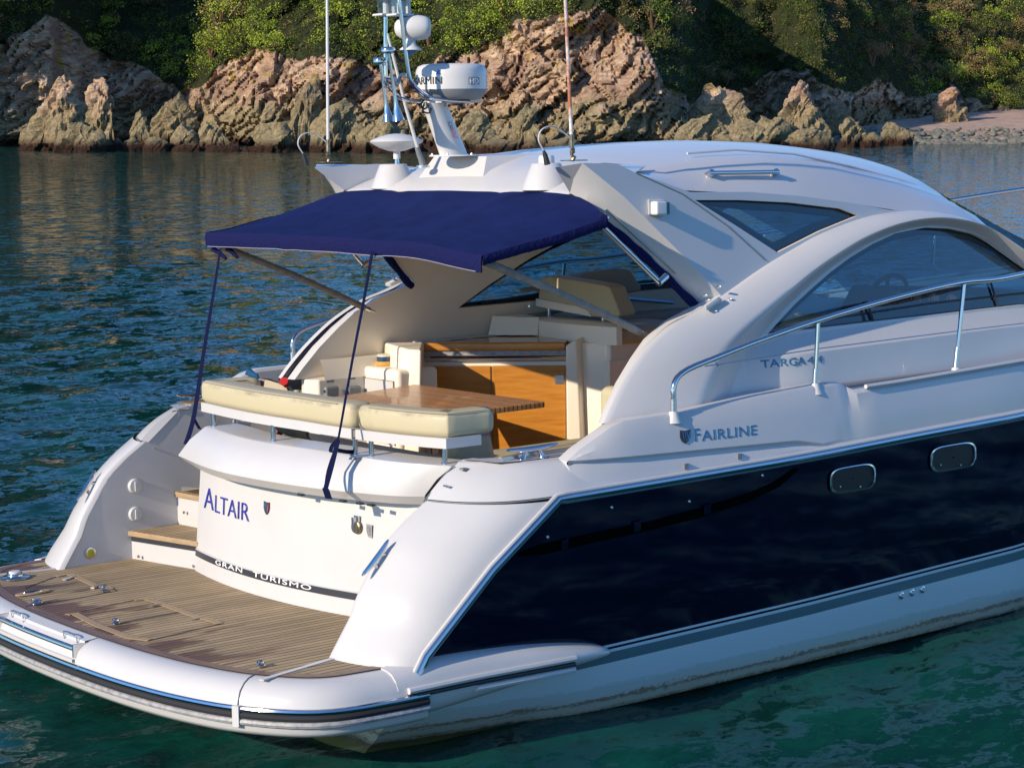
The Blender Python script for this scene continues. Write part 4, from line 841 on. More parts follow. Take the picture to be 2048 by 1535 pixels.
    B().tube(smooth_path([cb+V((-.025, 0, .06)), cb+V((-.06, 0, .12)), cb+V((-.03, 0, .175)), cb+V((.06, 0, .185)), ab+t_*.05], 5), .0042, 6).mir(m).mk('antenna_cable', PLW, an)

# roof
xsr = [1.90, 1.93, 1.97, 2.03, 2.1, 2.2, 2.35, 2.55, 2.8, 3.1, 3.4, 3.7, 4.0, 4.3, 4.6, 4.85, 5.05, 5.18]
ZC = [(1.9, 2.772), (1.97, 2.82), (2.1, 2.89), (2.3, 2.955), (2.6, 2.995), (2.9, 3.02), (3.3, 3.037), (3.75, 3.045), (4.3, 3.022), (4.8, 2.978), (5.1, 2.93), (5.4, 2.87)]
ZS = [(1.9, 2.762), (2.0, 2.80), (2.19, 2.86), (2.4, 2.88), (2.8, 2.912), (3.3, 2.93), (3.9, 2.89), (4.64, 2.75), (5.0, 2.665), (5.2, 2.60)]
TT = [(p.x, p.z) for p in TOP[1:]]
rows = []
for x in xsr:
    zc, zs = interp(x, ZC), interp(x, ZS); half_ = []
    if x > 2.15: zt_ = interp(x, TT); half_ += [XZ(x, zt_), XZ(x, zt_).lerp(V((x, -1.115, zs-.012)), .5)+V((0, -.012, .012)), V((x, -1.125, zs-.016)), V((x, -1.10, zs)), V((x, -1.07, zs+.008))]
    else: half_ += [V((x, -1.085, zs-.01))]*2+[V((x, -1.085, zs-.005)), V((x, -1.083, zs)), V((x, -1.07, zs+.002))]
    for y in (-.95, -.8, -.6, -.4, -.2): half_.append(V((x, y, zs+.008+(zc-zs-.008)*(1-(abs(y)/1.07)**2.2))))
    full = half_+[V((x, 0, zc))]+[V((p.x, -p.y, p.z)) for p in reversed(half_)]; rows.append(full)
ae = [V((p.x+.01, p.y, p.z-.05)) for p in rows[0]]; aa = [V((p.x-.012, p.y, p.z-.012)) for p in rows[0]]
ab_ = [V((p.x-.012, p.y, p.z-.04)) for p in rows[0]]
roof = B().grid([ae, ab_, aa]+rows).mk('hardtop', GEL, yacht, 32)
rin = [[V((p.x, p.y*.93, p.z-.075)) for p in r] for r in rows]
B().grid([ae]+rin).mk('headliner', LIN, roof, 40)
# sunroof outline and roof edge line
B().tube([V((x, 1.0, interp(x, ZS)+.045)) for x in (2.9, 3.3, 3.8, 4.3, 4.8, 5.1)], .010, 6).mk('sunroof_rail', PLG, roof)
B().tube([V((x, -.98, interp(x, ZS)+.05)) for x in (2.9, 3.3, 3.8, 4.3, 4.8, 5.1)], .007, 6).mk('sunroof_rail', GEL, roof)
B().tube([V((p.x-.014, p.y, p.z-.014)) for p in rows[0][4:-4]], .006, 6).mk('roof_joint', mat('aged_sealant', (.50, .36, .20), .6, var=.5, vscale=12), roof)
# windscreen and foredeck
fr0 = rows[-1][4:-4]
lowr = [V((7.25-abs(p.y)*.35, p.y*1.12, 1.72)) for p in fr0]
ws = B().grid([fr0, [a.lerp(c, .5)+V((.05, 0, .10)) for a, c in zip(fr0, lowr)], lowr]).mk('windscreen', GLASS, yacht, 40)
rows = []
for x in [6.4, 7, 7.6, 8.2, 9, 9.8, 10.6, 11.4, 12.1]:
    yb = yR(x)-.18 if x < 11.8 else .03; zd = interp(x, [(6.4, 1.68), (9, 1.88), (12.2, 2.1)]); rows.append([V((x, yb*k, zd+.10*(1-k*k))) for k in [-1+.2*i for i in range(11)]])
B().grid(rows).mk('foredeck', GEL, yacht, 40)

# ------------------------------------------------------------------ awning
def awz(px, py, x=1.03): return P(px, py, x=x)
At = [awz(*p) for p in [(413, 466), (480, 468), (560, 470), (630, 474), (700, 478), (800, 483), (850, 489), (905, 500), (965, 513)]]
At = resample(smooth_path(At, 4), 31)
Fr = [V((1.84, 1.46, 2.63)), V((1.87, 1.33, 2.70)), V((1.885, 1.20, 2.742)), V((1.89, 1.08, 2.758))]+[V((1.888, y, 2.768)) for y in (.8, .5, .2, -.1, -.4, -.8)]+[V((1.89, -1.08, 2.758)), V((1.885, -1.20, 2.742)), V((1.87, -1.33, 2.70)), V((1.84, -1.46, 2.63))]
Fr = resample(smooth_path(Fr, 4), 31)
rows = []
random.seed(3)
for k in range(15):
    t_ = k/14; r_ = []
    for j, (a, c) in enumerate(zip(Fr, At)):
        p = a.lerp(c, t_); u = j/30
        sag = -.035*sin(pi*t_)*(sin(pi*u)**.6)+.010*sin(pi*t_)*sin(u*9+t_*5); wr_ = .006*noise.noise(V((u*7, t_*3, 2)))+.0045*sin(u*26+t_*3)*t_*(1-t_)*4*max(0, noise.noise(V((u*3, t_*2, 8))))-.006*max(0, 1-abs(u-.33)*60)-.006*max(0, 1-abs(u-.67)*60)
        r_.append(p+V((0, 0, sag+wr_)))
    rows.append(r_)
under = [[p-V((0, 0, .006)) for p in r] for r in rows]
aw = B().grid(rows).grid(under).mk('awning', CANV, yacht, 60)
hem_t = rows[-1]
def hem(top, dz, nm, out=V((-1, 0, 0)), n_=5, amp=.006):
    rr = []
    for k in range(n_+1):
        t_ = k/n_; rr.append([p+V((0, 0, -dz*t_+.004*(noise.noise(V((i*.8, k*.3, 9)))) if k == n_ else -dz*t_))+out*(.006+.006*sin(pi*t_)+amp*noise.noise(V((i*1.7, t_*2.5, 4)))) for i, p in enumerate(top)])
    b = B().grid(rr); b.grid([[q-out*.007 for q in r] for r in rr]); return b.mk(nm, CANH, aw, 60)
ht = resample(hem_t, 150)
hem([p+V((0, 0, .006)) for p in ht], .090, 'awning_hem')
B().tube([p+V((-.018, 0, -.080)) for p in ht[2:-2]], .0018, 5).mk('hem_stitching', mat('thread_pale', (.35, .33, .42), .7), aw)
sd0 = resample([r[0] for r in rows], 60); sd1 = resample([r[-1] for r in rows], 60)
hem([p+V((0, 0, .004)) for p in sd0], .05, 'awning_side_hem', V((0, 1, 0)), 4, .004); hem([p+V((0, 0, .004)) for p in sd1], .05, 'awning_side_hem', V((0, -1, 0)), 4, .004)
for m in (1, -1):
    # rolled navy cloth down the inner edges of the opening
    pth = [EI[k]+V((-.012, .004, -.014)) for k in (10, 9, 8)]+[EI[7]+V((-.05, 0, -.0))]; pth = resample(smooth_path([V((1.83, -1.45, 2.63))]+pth[0:]+[EI[7]+V((-.02, .0, -.02))], 5), 40)
    B().tube([p+V((.003*noise.noise(V((i*.7, 1, 0))), 0, .003*noise.noise(V((i*.6, 2, 0))))) for i, p in enumerate(pth)], [.024+.003*sin(i*.9) for i in range(40)], 9).mir(m).mk('rolled_cloth', CANH, aw)
    pth = smooth_path([EI[k].lerp(EO[k], .66)+V((-.016, .004, -.006)) for k in (6, 5, 4, 3, 2, 1, 0)], 4)
    B().tube(pth, .0095, 8).mir(m).mk('edge_piping', WEB, aw)
    B().tube([p+V((.016, -.008, .003)) for p in pth], .006, 8).mir(m).mk('edge_track', CHROME, aw)
    # support pole in a grey cover
    a_, c_ = V((1.10, -1.30, 2.44)), V((2.27, -1.335, 1.955)); N = 60
    pts = [a_.lerp(c_, i/N*.93)-V((0, 0, .0)) + V((0, 0, .012*sin(pi*i/N))) for i in range(N+1)]
    pol = B().tube(pts, [.021+.004*abs(noise.noise(V((i*.9, m, 0)))) + (.0016*sin(i*1.9) if m > 0 else .001*sin(i*2)) for i in range(N+1)], 12).mir(m).mk('awning_pole', CANG, aw)
    B().tube([a_.lerp(c_, .925), a_.lerp(c_, .965)], .017, 12).mir(m).mk('pole_fitting', CHROME, pol); B().tube([a_.lerp(c_, .965), c_], .009, 8).mir(m).mk('pole_end', CHROME, pol)
# hanging cloth ends below the port corner
for px, py, qx, qy in ((425, 497, 452, 517), (455, 497, 475, 515)):
    a_, c_ = P(px, py, x=1.08), P(qx, qy, x=1.1); B().tube([a_, a_.lerp(c_, .5)+V((0, 0, .006)), c_], [.018, .014, .010], 6).mk('loose_cloth', CANH, aw)
def tape(l, wd, name, th=.0015, ax=V((.2, -1, 0))):
    l = smooth_path(l, 5); b = B(); r_ = []
    for i, p in enumerate(l):
        w_ = ax.normalized()*(wd/2 if not isinstance(wd, (list, tuple)) else lerp(wd[0], wd[1], i/(len(l)-1))/2); r_.append([p-w_, p-w_+V((-th, 0, 0)), p+w_+V((-th, 0, 0)), p+w_])
    return b.grid(r_, True, True, True).mk(name, WEB, aw, 30)
tape([P(441, 497, x=1.0), P(425, 600, x=.93), P(405, 720, x=.82), P(388, 832, x=.70), P(372, 888, x=.62)], (.018, .045), 'tie_down_strap')
tape([P(385, 832, x=.70), P(400, 858, x=.75)], .03, 'strap_tail')
tape([P(745, 503, x=1.0), P(728, 600, x=.86), P(705, 720, x=.68), P(682, 850, x=.50), P(675, 885, x=.47)], (.020, .012), 'tie_down_strap', ax=V((.35, -1, 0)))
tape([P(676, 880, x=.47), P(664, 930, x=.42), P(651, 978, x=.355)], .034, 'tie_down_strap')
tape([P(673, 890, x=.48), P(656, 940, x=.42), P(650, 980, x=.36)], .016, 'tie_down_strap')
tape([P(651, 976, x=.352), P(658, 997, x=.36)], .05, 'strap_loop')
tape([P(676, 878, x=.47), P(665, 890, x=.465), P(662, 903, x=.465), P(672, 905, x=.47)], .028, 'strap_buckle_loop')
tape([P(676, 900, x=.48), P(695, 903, x=.60), P(712, 903, x=.66)], .022, 'strap_tail', ax=V((0, 0, 1)))

# ------------------------------------------------------------------ masthead
def M_(px, py, y=.12): return P(px, py, y=y)
pad = B().prism([P(838, 352, x=1.98), P(980, 352, x=1.98), P(1010, 318, x=2.6), P(870, 318, x=2.6)], [V((2.16, .50, 2.965)), V((2.16, -.17, 2.965)), V((2.75, -.12, 3.03)), V((2.75, .42, 3.03))])
pb_ = V((2.02, .48, 2.84)), V((2.02, -.16, 2.84)), V((2.8, -.2, 2.98)), V((2.8, .5, 2.98)); pt_ = V((2.10, .42, 2.968)), V((2.10, -.10, 2.968)), V((2.8, -.14, 2.985)), V((2.8, .44, 2.985))
bev(B().prism(pb_, pt_).mk('mast_pad', GEL, roof), .02, 4)
base = M_(908, 319); base.z = max(base.z, 2.975); topm = M_(868, 206); ax_ = (topm-base)
ov = lambda c, rx, ry, n_=24: [c+V((rx*cos(2*pi*i/n_), ry*sin(2*pi*i/n_), 0)) for i in range(n_)]
mast = B().grid([ov(base.lerp(topm, k/6), .095-.012*k/6, .062-.006*k/6) for k in range(7)], True, True, True).mk('radar_mast', PLW, yacht, 50)
B().lathe(base-V((0, 0, .0)), [(.15, -.005), (.15, .004), (0, .006)], 24).mk('mast_foot', PLW, mast)
for k in range(5):
    a = 2*pi*k/5; B().lathe(base+V((.13*cos(a), .13*sin(a), .004)), [(.008, 0), (.006, .008), (0, .009)], 8).mk('foot_bolt', STEELD, mast)
def sfn(p0, p1, hgt, off_):
    def f(u, v, e): q_ = p0.lerp(p1, u); return q_+V((0, 0, 0))+off_*(1+e*20)+(p1-p0).normalized().cross(V((-.35, -1, 0)).normalized())*(-hgt*(v-.5))
    return f
p0, p1 = M_(898, 243, .05), M_(913, 279, .05)
text('SCAN', 'mast_letters', INKK, mast, sfn(M_(899, 243, .058), M_(905, 259, .058), .026, V((-.004, -.004, 0)))); text('STRUT', 'mast_letters', INKR, mast, sfn(M_(905.5, 260, .058), M_(912, 278, .058), .026, V((-.004, -.004, 0))))
rc = M_(902, 0); zb0, zt0 = M_(902, 200).z, M_(902, 128).z; cxr = M_(903, 190)
RX = V((cxr.x, cxr.y, zb0)); RH = zt0-zb0; rr0 = .213
rad = B().lathe(RX, [(rr0*.80, 0), (rr0*.90, RH*.10), (rr0*1.0, RH*.275), (rr0*1.0, RH*.285)], 48).mk('radar_dome', PLG, mast, 50)
B().lathe(RX, [(rr0*1.003, RH*.285), (rr0*1.003, RH*.66), (rr0*.985, RH*.82), (rr0*.93, RH*.93), (rr0*.80, RH*.985), (rr0*.4, RH), (0, RH)], 48).mk('radome_cover', PLW, rad, 50)
vd = (V((CB.x, CB.y, 0))-V((RX.x, RX.y, 0))).normalized(); rgt = V((-vd.y, vd.x, 0)); rgt = rgt if rgt.dot(HI @ Rv) > 0 else -rgt
def cyl(px0, px1, py_top, py_bot, out_=.0015):
    def a_of(px):
        s_ = (px-cxr_px)/(rr0*PXM); return math.asin(max(-1, min(1, s_)))
    def f(u, v, e):
        a = lerp(a_of(px0), a_of(px1), u); z = lerp(zz_of(py_bot), zz_of(py_top), v); return V((RX.x, RX.y, z))+(vd*cos(a)+rgt*sin(a))*(rr0*1.004+out_+e)
    return f
PXM = 141/(2*.213); cxr_px = 901.0
def zz_of(py): return lerp(zb0, zt0, (200-py)/72)
text('GARMIN', 'radome_letters', INKK, rad, cyl(831.5, 883, 155, 169.5)); 
f_ = cyl(871, 882, 141, 151); B().add([f_(0, 0, .001), f_(.5, 0, .001), f_(1, 0, .001), f_(.5, 1, .001)], [(0, 1, 2, 3)]).mk('radome_triangle', BLUT, rad, 0)
f_ = cyl(934.5, 955.5, 157, 171.5); B().grid([[f_(u/6, v, .0005) for u in range(7)] for v in (0, 1)]).mk('badge_panel', GREYM, rad, 0); text('HD', 'badge_letters', INKW, rad, cyl(937, 953, 159.5, 169.5, .0025))
B().box((-.15, -.10, -.018), (.15, .10, -.004)).xf(Matrix.Translation(RX)).mk('radar_platform', PLW, mast)
for px in (852, 890, 928): c = M_(px, 207, .0); B().lathe(c, [(.008, -.02), (.008, .01)], 8).mk('platform_bolt', BRASS, mast)
p1_ = smooth_path([M_(797, -60, .0), M_(798, 0, .0), M_(803, 40, .0), M_(817, 145, .0), M_(826, 168, .0), M_(850, 190, .0), M_(875, 199, .0), M_(939, 204, .0)], 6)
B().tube(p1_, .0115, 10).mk('radar_hoop', CHROME, mast)
p2_ = smooth_path([M_(771, 28, .26), M_(771, 120, .26), M_(773, 165, .26), M_(782, 178, .26), M_(805, 198, .26), M_(845, 203, .26), M_(900, 204, .26)], 6)
B().tube(p2_, .0115, 10).mk('light_tube', CHROME, mast)
B().tube([M_(771, 155, .26), M_(790, 157, .2), M_(795, 168, .1), M_(802, 150, .05), M_(814, 150, .0)], .012, 6).mk('cross_bracket', STEELD, mast)
# stern light cluster
for cx_, y_ in ((772, .26), (800, .05)):
    c = M_(cx_, 30, y_); o = bev(B().box((-.065, -.05, -.008), (.065, .05, .006)).xf(Matrix.Translation(c)).mk('masthead_light', PLW, mast), .005, 2)
    B().lathe(c, [(.052, .006), (.052, .085), (0, .086)], 24).mk('lens', GLASSC, o); B().tube([c, c+V((0, 0, .08))], .018, 10).mk('bulb', PLW, o)
    bev(B().box((-.065, -.05, .086), (.065, .05, .10)).xf(Matrix.Translation(c)).mk('lamp_cap', PLW, o), .005, 2); B().box((.03, -.045, 0), (.045, .045, .088)).xf(Matrix.Translation(c)).mk('lamp_back', PLW, o)
# searchlight
c = M_(827, 56, .02); o = B(); rows = []
for i in range(13):
    a = -pi/2+pi*i/12; r_ = .074*max(.02, cos(a))**(.75 if a < 0 else .38); xo = .112*sin(a)*(1 if a < 0 else .9); rows.append([V((0, 0, 0))+rgt*xo+(vd*cos(q*pi/12)+V((0, 0, 1))*sin(q*pi/12))*r_ for q in range(24)])
sl_ = o.grid(rows, True, True, True).xf(Matrix.Translation(c)).mk('searchlight', PLW, mast, 60)
c2 = M_(821, 98, .02); B().lathe(c2, [(.065, -.008), (.062, 0), (.035, .02), (.025, .05), (.022, .09)], 24).mk('searchlight_neck', PLW, sl_)
B().prism([M_(800, 100, .0), M_(838, 99, .0), M_(817, 115, .0)], [M_(800, 100, .1), M_(838, 99, .1), M_(817, 115, .1)]).mk('searchlight_bracket', LSIL, sl_)
B().tube([M_(790, 101, .05), M_(797, 120, .05), M_(806, 124, .05)], .010, 6).mk('bracket_arm', DASH, sl_)
# horns
for (px, py, qx, qy, y_) in ((776, 100, 797, 241, .08), (760, 121, 777, 242, .2)):
    c = M_(px, py, y_); o = B().lathe(c, [(.040, -.022), (.043, -.015), (.043, .005), (.036, .016), (0, .018)], 24).mk('horn', CHROME, mast)
    e_ = M_(qx, qy, y_); B().tube([c.lerp(e_, k/10) for k in range(11)], [.010, .010, .0095, .009, .009, .010, .011, .012, .016, .024, .038], 14).mk('trumpet', CHROME, o)
B().tube([M_(766, 176, .2), M_(775, 174, .26), M_(788, 172, .1), M_(795, 168, .08)], .006, 6).mk('horn_bracket', STEELD, mast)
# leaning whip antenna
wq = [M_(775, 68, .35), M_(812, 215, .35), M_(836, 298, .35)]; an = B().tube(wq, [.008, .0105, .012], 10).mk('whip_antenna', PLW, yacht)
B().tube([M_(834, 294, .35), M_(838, 308, .35), M_(842, 318, .35), M_(846, 331, .35)], [.015, .016, .018, .020], 12).mk('antenna_base', PLG, an); B().lathe(M_(846, 332, .35), [(.04, -.01), (.04, .004), (0, .006)], 18).mk('antenna_foot', STEELD, an)
# satellite discus
c = M_(793, 284, .72); o = B().lathe(c, [(.0, -.062), (.05, -.055), (.11, -.035), (.160, -.004), (.166, .004), (.158, .012), (.11, .032), (.05, .048), (0, .052)], 40).mk('satellite_antenna', PLW, roof, 60)
B().tube([c+V((0, 0, -.055)), c+V((0, 0, -.105))], .022, 14).mk('antenna_collar', PLW, o); B().tube([c+V((0, 0, -.10)), c+V((0, 0, -.16))], [.013, .017], 14).mk('antenna_post', CHROME, o)
for (a1, a2, y_) in (((786, 328), (765, 357), .74), ((1092, 326), (1080, 357), -.78)):
    t1, t0_ = M_(*a1, y_), M_(*a2, y_); t0_.x = t1.x-.02
    B().grid([[V((t0_.x+.155*cos(a)+.03, t0_.y+.145*sin(a), t1.z-.15)) for a in [i*pi/14 for i in range(28)]], [V((t1.x+.085*cos(a), t1.y+.085*sin(a), t1.z-.004)) for a in [i*pi/14 for i in range(28)]], [V((t1.x+.078*cos(a), t1.y+.078*sin(a), t1.z)) for a in [i*pi/14 for i in range(28)]]], True, False, True).mk('antenna_pod', GEL, roof, 40)
c = M_(1093, 326, -.78); B().lathe(c, [(.046, 0), (.046, .03), (.040, .042), (0, .046)], 26).mk('gps_antenna', PLW, roof)
B().tube(smooth_path([M_(848, 200, .1), M_(842, 210, .08), M_(848, 218, .08), M_(856, 212, .08), M_(850, 205, .08), M_(846, 222, .08), M_(858, 226, .08), M_(862, 216, .08)], 5), .0055, 6).mk('cable_bundle', RUB, mast)

# letters on the side: laid on the real bulwark and cabin ledge
from mathutils.bvhtree import BVHTree
def surf_fn(oname):
    me = bpy.data.objects[oname].data; bv = BVHTree.FromPolygons([v.co.copy() for v in me.vertices], [tuple(p.vertices) for p in me.polygons])
    def pl_(px, py):
        h = bv.ray_cast(CB, ray(px, py)); return h[0]
    def fl(bl, br, tl):
        a, c, d = pl_(*bl), pl_(*br), pl_(*tl)
        def f(u, v, e):
            p = a+(c-a)*u+(d-a)*v; h = bv.ray_cast(V((p.x, -3, p.z)), V((0, 1, 0))); y = h[0].y if h[0] else p.y
            return V((p.x, y-.0012-e, p.z))
        return f
    return fl
SBW = surf_fn('bulwark'); QL = surf_fn('cabin_ledge')
def flat(bl, br, tl, fl): return fl(bl, br, tl)
text('F', 'hull_letter', LSIL, yacht, flat((1389, 882), (1401, 881), (1386, 857), SBW), ext=.0015, bold=.005)
text('AIRLINE', 'hull_letters', LSIL, yacht, flat((1403, 881), (1513, 868.5), (1402, 861), SBW), ext=.0015, bold=.005, spacing=1.08)
shield(yacht, flat((1359, 888), (1380, 886), (1359, 860), SBW), 0, (INKK, LSIL, LSIL))
text('TARGA', 'cabin_letters', LSIL, yacht, flat((1523, 736), (1611, 728), (1520, 720), QL), ext=.0015, bold=.015)
text('44', 'cabin_letters', LSIL, yacht, flat((1614, 727.5), (1646, 725), (1613, 713), QL), ext=.0015, bold=.0, spacing=1.12)
# port cockpit cabinet, sockets and pillar
bev(B().box((2.225, 1.03, 1.0), (2.56, 1.50, 1.595)).mk('port_cabinet', LIN, yacht), .035, 5)
B().box((2.217, 1.07, 1.1), (2.224, 1.46, 1.52)).mk('cabinet_door', GEL, yacht)
for a_, c_ in (((2.213, 1.465, 1.519), (2.220, 1.065, 1.524)), ((2.213, 1.460, 1.1), (2.220, 1.465, 1.519)), ((2.213, 1.066, 1.1), (2.220, 1.071, 1.519))):
    B().box((a_[0], min(a_[1], c_[1]), a_[2]), (c_[0], max(a_[1], c_[1]), c_[2])).mk('door_gap', TEAKT, yacht, 0)
B().box((2.207, 1.43, 1.43), (2.217, 1.455, 1.475)).mk('cabinet_latch', STEELD, yacht)
bev(B().prism([V((x, y, .95)) for x, y in ((2.42, 1.47), (2.30, 1.30), (2.25, 1.03), (2.32, .94), (2.64, 1.30))], [V((x, y, z)) for x, y, z in ((2.42, 1.45, 1.735), (2.36, 1.28, 1.735), (2.32, 1.05, 1.725), (2.38, .975, 1.72), (2.64, 1.30, 1.735))]).mk('galley_pillar', LIN, yacht), .018, 4)
for px in (660, 705):
    c = P(px, 786, y=1.40); bev(B().box((-.055, -.035, -.03), (.055, .0, .05)).xf(Matrix.Translation(c)).mk('deck_socket', PLG, yacht), .018, 3)
    B().tube([c+V((-.058, -.018, .018)), c+V((-.05, -.018, .018))], .010, 10).mk('socket_hole', RUB, yacht)
for px, py in ((660, 762), (703, 756)): c = P(px, py, y=1.402); B().box((-.03, -.004, -.008), (.03, 0, .008)).xf(Matrix.Translation(c)).mk('small_label', PLG, yacht, 0)
B().tube([P(468, 853, y=1.40), P(468, 838, y=1.40)], .014, 10).mk('coaming_roller', CHROME, yacht)
bev(B().box((-.05, -.012, -.03), (.05, 0, .03)).xf(Matrix.Translation(P(487, 850, y=1.42))).mk('coaming_locker', PLW, yacht), .006, 2)

# loose things ------------------------------------------------------
def pillow(name, c, sz, rot, mats_, seed):
    root = empty(name); root.matrix_world = HM @ Matrix.Translation(c) @ rot
    def surf(u, v, s_):
        t_ = max(0, 1-abs(u)**3.2)**.6*max(0, 1-abs(v)**3.2)**.6; return V((u*sz*(1-.10*(1-abs(v))**0*(v*v)*.6), v*sz*(1-.06*u*u), s_*(.065*t_+.006)+.006*noise.noise(V((u*2, v*2, seed)))))
    n_ = 16; b = B()
    for s_ in (1, -1): b.grid([[surf(-1+2*i/n_, -1+2*j/n_, s_) for j in range(n_+1)] for i in range(n_+1)])
    b.mk('cover', mats_[0], root, 60)
    b = B()
    for s_ in (1, -1): b.grid([[surf(-1+2*i/n_, v, s_)+V((0, 0, s_*.003)) for v in (.45, .62, .8)] for i in range(n_+1)])
    b.mk('woven_stripe', mats_[1], root, 60)
    for i, (u, v) in enumerate(((-1, -1), (1, -1), (1, 1), (-1, 1))):
        p = V((u*sz*.95, v*sz*.95, 0)); d_ = V((u, v, -.5)).normalized()
        B().tube([p, p+d_*.02, p+d_*.04, p+d_*.085], [.006, .018, .017, .026], 10).mk('tassel', (RED, BLUE, RED, BLUE)[(i+seed) % 4], root)
    return root
STRP = mat('woven_stripe', (.40, .12, .16), .9, bump=.6, bscale=160, var=.8, vscale=28, vcol=(.10, .25, .30))
PILL = mat('pillow_linen', (.42, .36, .24), .9, bump=.3, bscale=150)
E_ = Matrix
tag(pillow('cushion', V((1.13, -1.13, 1.40)), .17, E_.Rotation(R(90), 4, 'X') @ E_.Rotation(R(8), 4, 'Y') @ E_.Rotation(R(-14), 4, 'X'), (PILL, STRP), 1), 'linen cushion with woven stripe and tassels, lying under the starboard end of the backrest', 'cushion')
tag(pillow('cushion', V((1.09, .62, 1.49)), .19, E_.Rotation(R(66), 4, 'Y') @ E_.Rotation(R(6), 4, 'X'), (PILL, STRP), 0), 'pale cushion with red and blue tassels leaning upright behind the port end of the backrest', 'cushion')
c = P(770, 738, x=2.36); c.z = 1.597
tin = empty('tin'); tin.matrix_world = HM @ Matrix.Translation(c)
tag(tin, 'round tin with navy sides and cream lid on an ochre base on the white cabinet', 'tin')
B().lathe((0, 0, 0), [(.060, 0), (.062, .004), (.062, .022), (.058, .026), (0, .026)], 28).mk('base', GOLD, tin)
B().lathe((0, 0, .026), [(.05, 0), (.053, .004), (.053, .026), (.05, .03), (0, .03)], 28).mk('body', mat('tin_navy', (.01, .05, .13), .3, coat=.4), tin)
B().lathe((0, 0, .056), [(.05, 0), (.054, .004), (.052, .012), (.04, .018), (0, .019)], 28).mk('lid', mat('tin_cream', (.60, .55, .42), .4), tin)
#PART3
# ================================================================== WATER, COAST
import numpy as np
F2, R2 = V((cos(YAW), sin(YAW), 0)), V((sin(YAW), -cos(YAW), 0))
def WL(u, d, z=0): return V((CAM.x, CAM.y, 0))+R2*u+F2*d+V((0, 0, z+WATER))
WATER = .075
# water
wm = bpy.data.materials.new('sea_water'); wm.use_nodes = True; t = wm.node_tree; b = t.nodes['Principled BSDF']
b.inputs['Roughness'].default_value = .04; b.inputs['IOR'].default_value = 1.33; b.inputs['Specular IOR Level'].default_value = .34
geo = t.nodes.new('ShaderNodeNewGeometry')
def nz(scale, detail, rough, rot, dist=0.0):
    mp = t.nodes.new('ShaderNodeMapping'); mp.inputs['Rotation'].default_value = (0, 0, rot); mp.inputs['Scale'].default_value = scale; t.links.new(geo.outputs['Position'], mp.inputs[0])
    n = t.nodes.new('ShaderNodeTexNoise'); n.inputs['Scale'].default_value = 1; n.inputs['Detail'].default_value = detail; n.inputs['Roughness'].default_value = rough; n.inputs['Distortion'].default_value = dist
    t.links.new(mp.outputs[0], n.inputs['Vector']); return n.outputs['Fac']
cw = nz((.5, .5, .5), 3, .5, 0); rp = t.nodes.new('ShaderNodeValToRGB'); rp.color_ramp.elements[0].position = .35; rp.color_ramp.elements[1].position = .68
rp.color_ramp.elements[0].color = (.002, .032, .027, 1); rp.color_ramp.elements[1].color = (.005, .062, .050, 1); t.links.new(cw, rp.inputs[0]); t.links.new(rp.outputs[0], b.inputs['Base Color'])
def vm(op, a, c_):
    x = t.nodes.new('ShaderNodeVectorMath'); x.operation = op
    for i, q in enumerate((a, c_)):
        if q is None: continue
        if isinstance(q, tuple): x.inputs[i].default_value = q
        else: t.links.new(q, x.inputs[i])
    return x.outputs[0]
def slope(scale, det, ro, rot, amp, dist=0):
    f = nz(scale, det, ro, rot, dist); cnode = f.node
    return vm('MULTIPLY', vm('SUBTRACT', cnode.outputs['Color'], (.5, .5, .5)), (amp, amp, 0))
sl_sum = vm('ADD', vm('ADD', slope((1.7, 3.0, 1), 2, .5, YAW+.9, .72, .4), slope((6.5, 11, 1), 3, .6, YAW+1.25, .70, .6)), slope((20, 30, 1), 2, .6, YAW+1.1, .22))
nn_ = vm('NORMALIZE', vm('ADD', geo.outputs['Normal'], sl_sum), None); t.links.new(nn_, b.inputs['Normal'])
def wave_h(x, y):
    h = np.zeros_like(x); rs = np.random.RandomState(5)
    for i in range(26):
        L = .45*1.13**i if i < 14 else .35+rs.rand()*2.4; a = YAW+1.5+rs.randn()*.75; k = 2*np.pi/L; am = .0042*L**.75
        h += am*np.sin(k*(x*np.cos(a)+y*np.sin(a))+rs.rand()*6.28)
    return h
nx = 460; gx = np.linspace(-14, 26, nx); gy = np.linspace(-12, 28, nx); X, Y = np.meshgrid(gx, gy, indexing='ij')
ed = np.minimum(np.minimum(X-gx[0], gx[-1]-X), np.minimum(Y-gy[0], gy[-1]-Y)); Z = WATER+wave_h(X, Y)*np.clip(ed/6, 0, 1)
vs = np.stack([X, Y, Z], -1).reshape(-1, 3).tolist(); n0 = len(vs)
fs = [(i*nx+j, (i+1)*nx+j, (i+1)*nx+j+1, i*nx+j+1) for i in range(nx-1) for j in range(nx-1)]
vs += [(-1500, -1500, WATER), (1500, -1500, WATER), (1500, 1500, WATER), (-1500, 1500, WATER)]
c00, c10, c11, c01 = 0, (nx-1)*nx, nx*nx-1, nx-1
fs += [tuple([n0, n0+1]+[i*nx for i in range(nx-1, -1, -1)]), tuple([n0+1, n0+2]+[(nx-1)*nx+j for j in range(nx-1, -1, -1)]), tuple([n0+2, n0+3]+[i*nx+nx-1 for i in range(nx)]), tuple([n0+3, n0]+[j for j in range(nx)])]
o = mk('sea', vs, fs, wm, None, 0); 
for p in o.data.polygons: p.use_smooth = True
tag(o, 'rippled green blue sea', 'water', kind='structure')

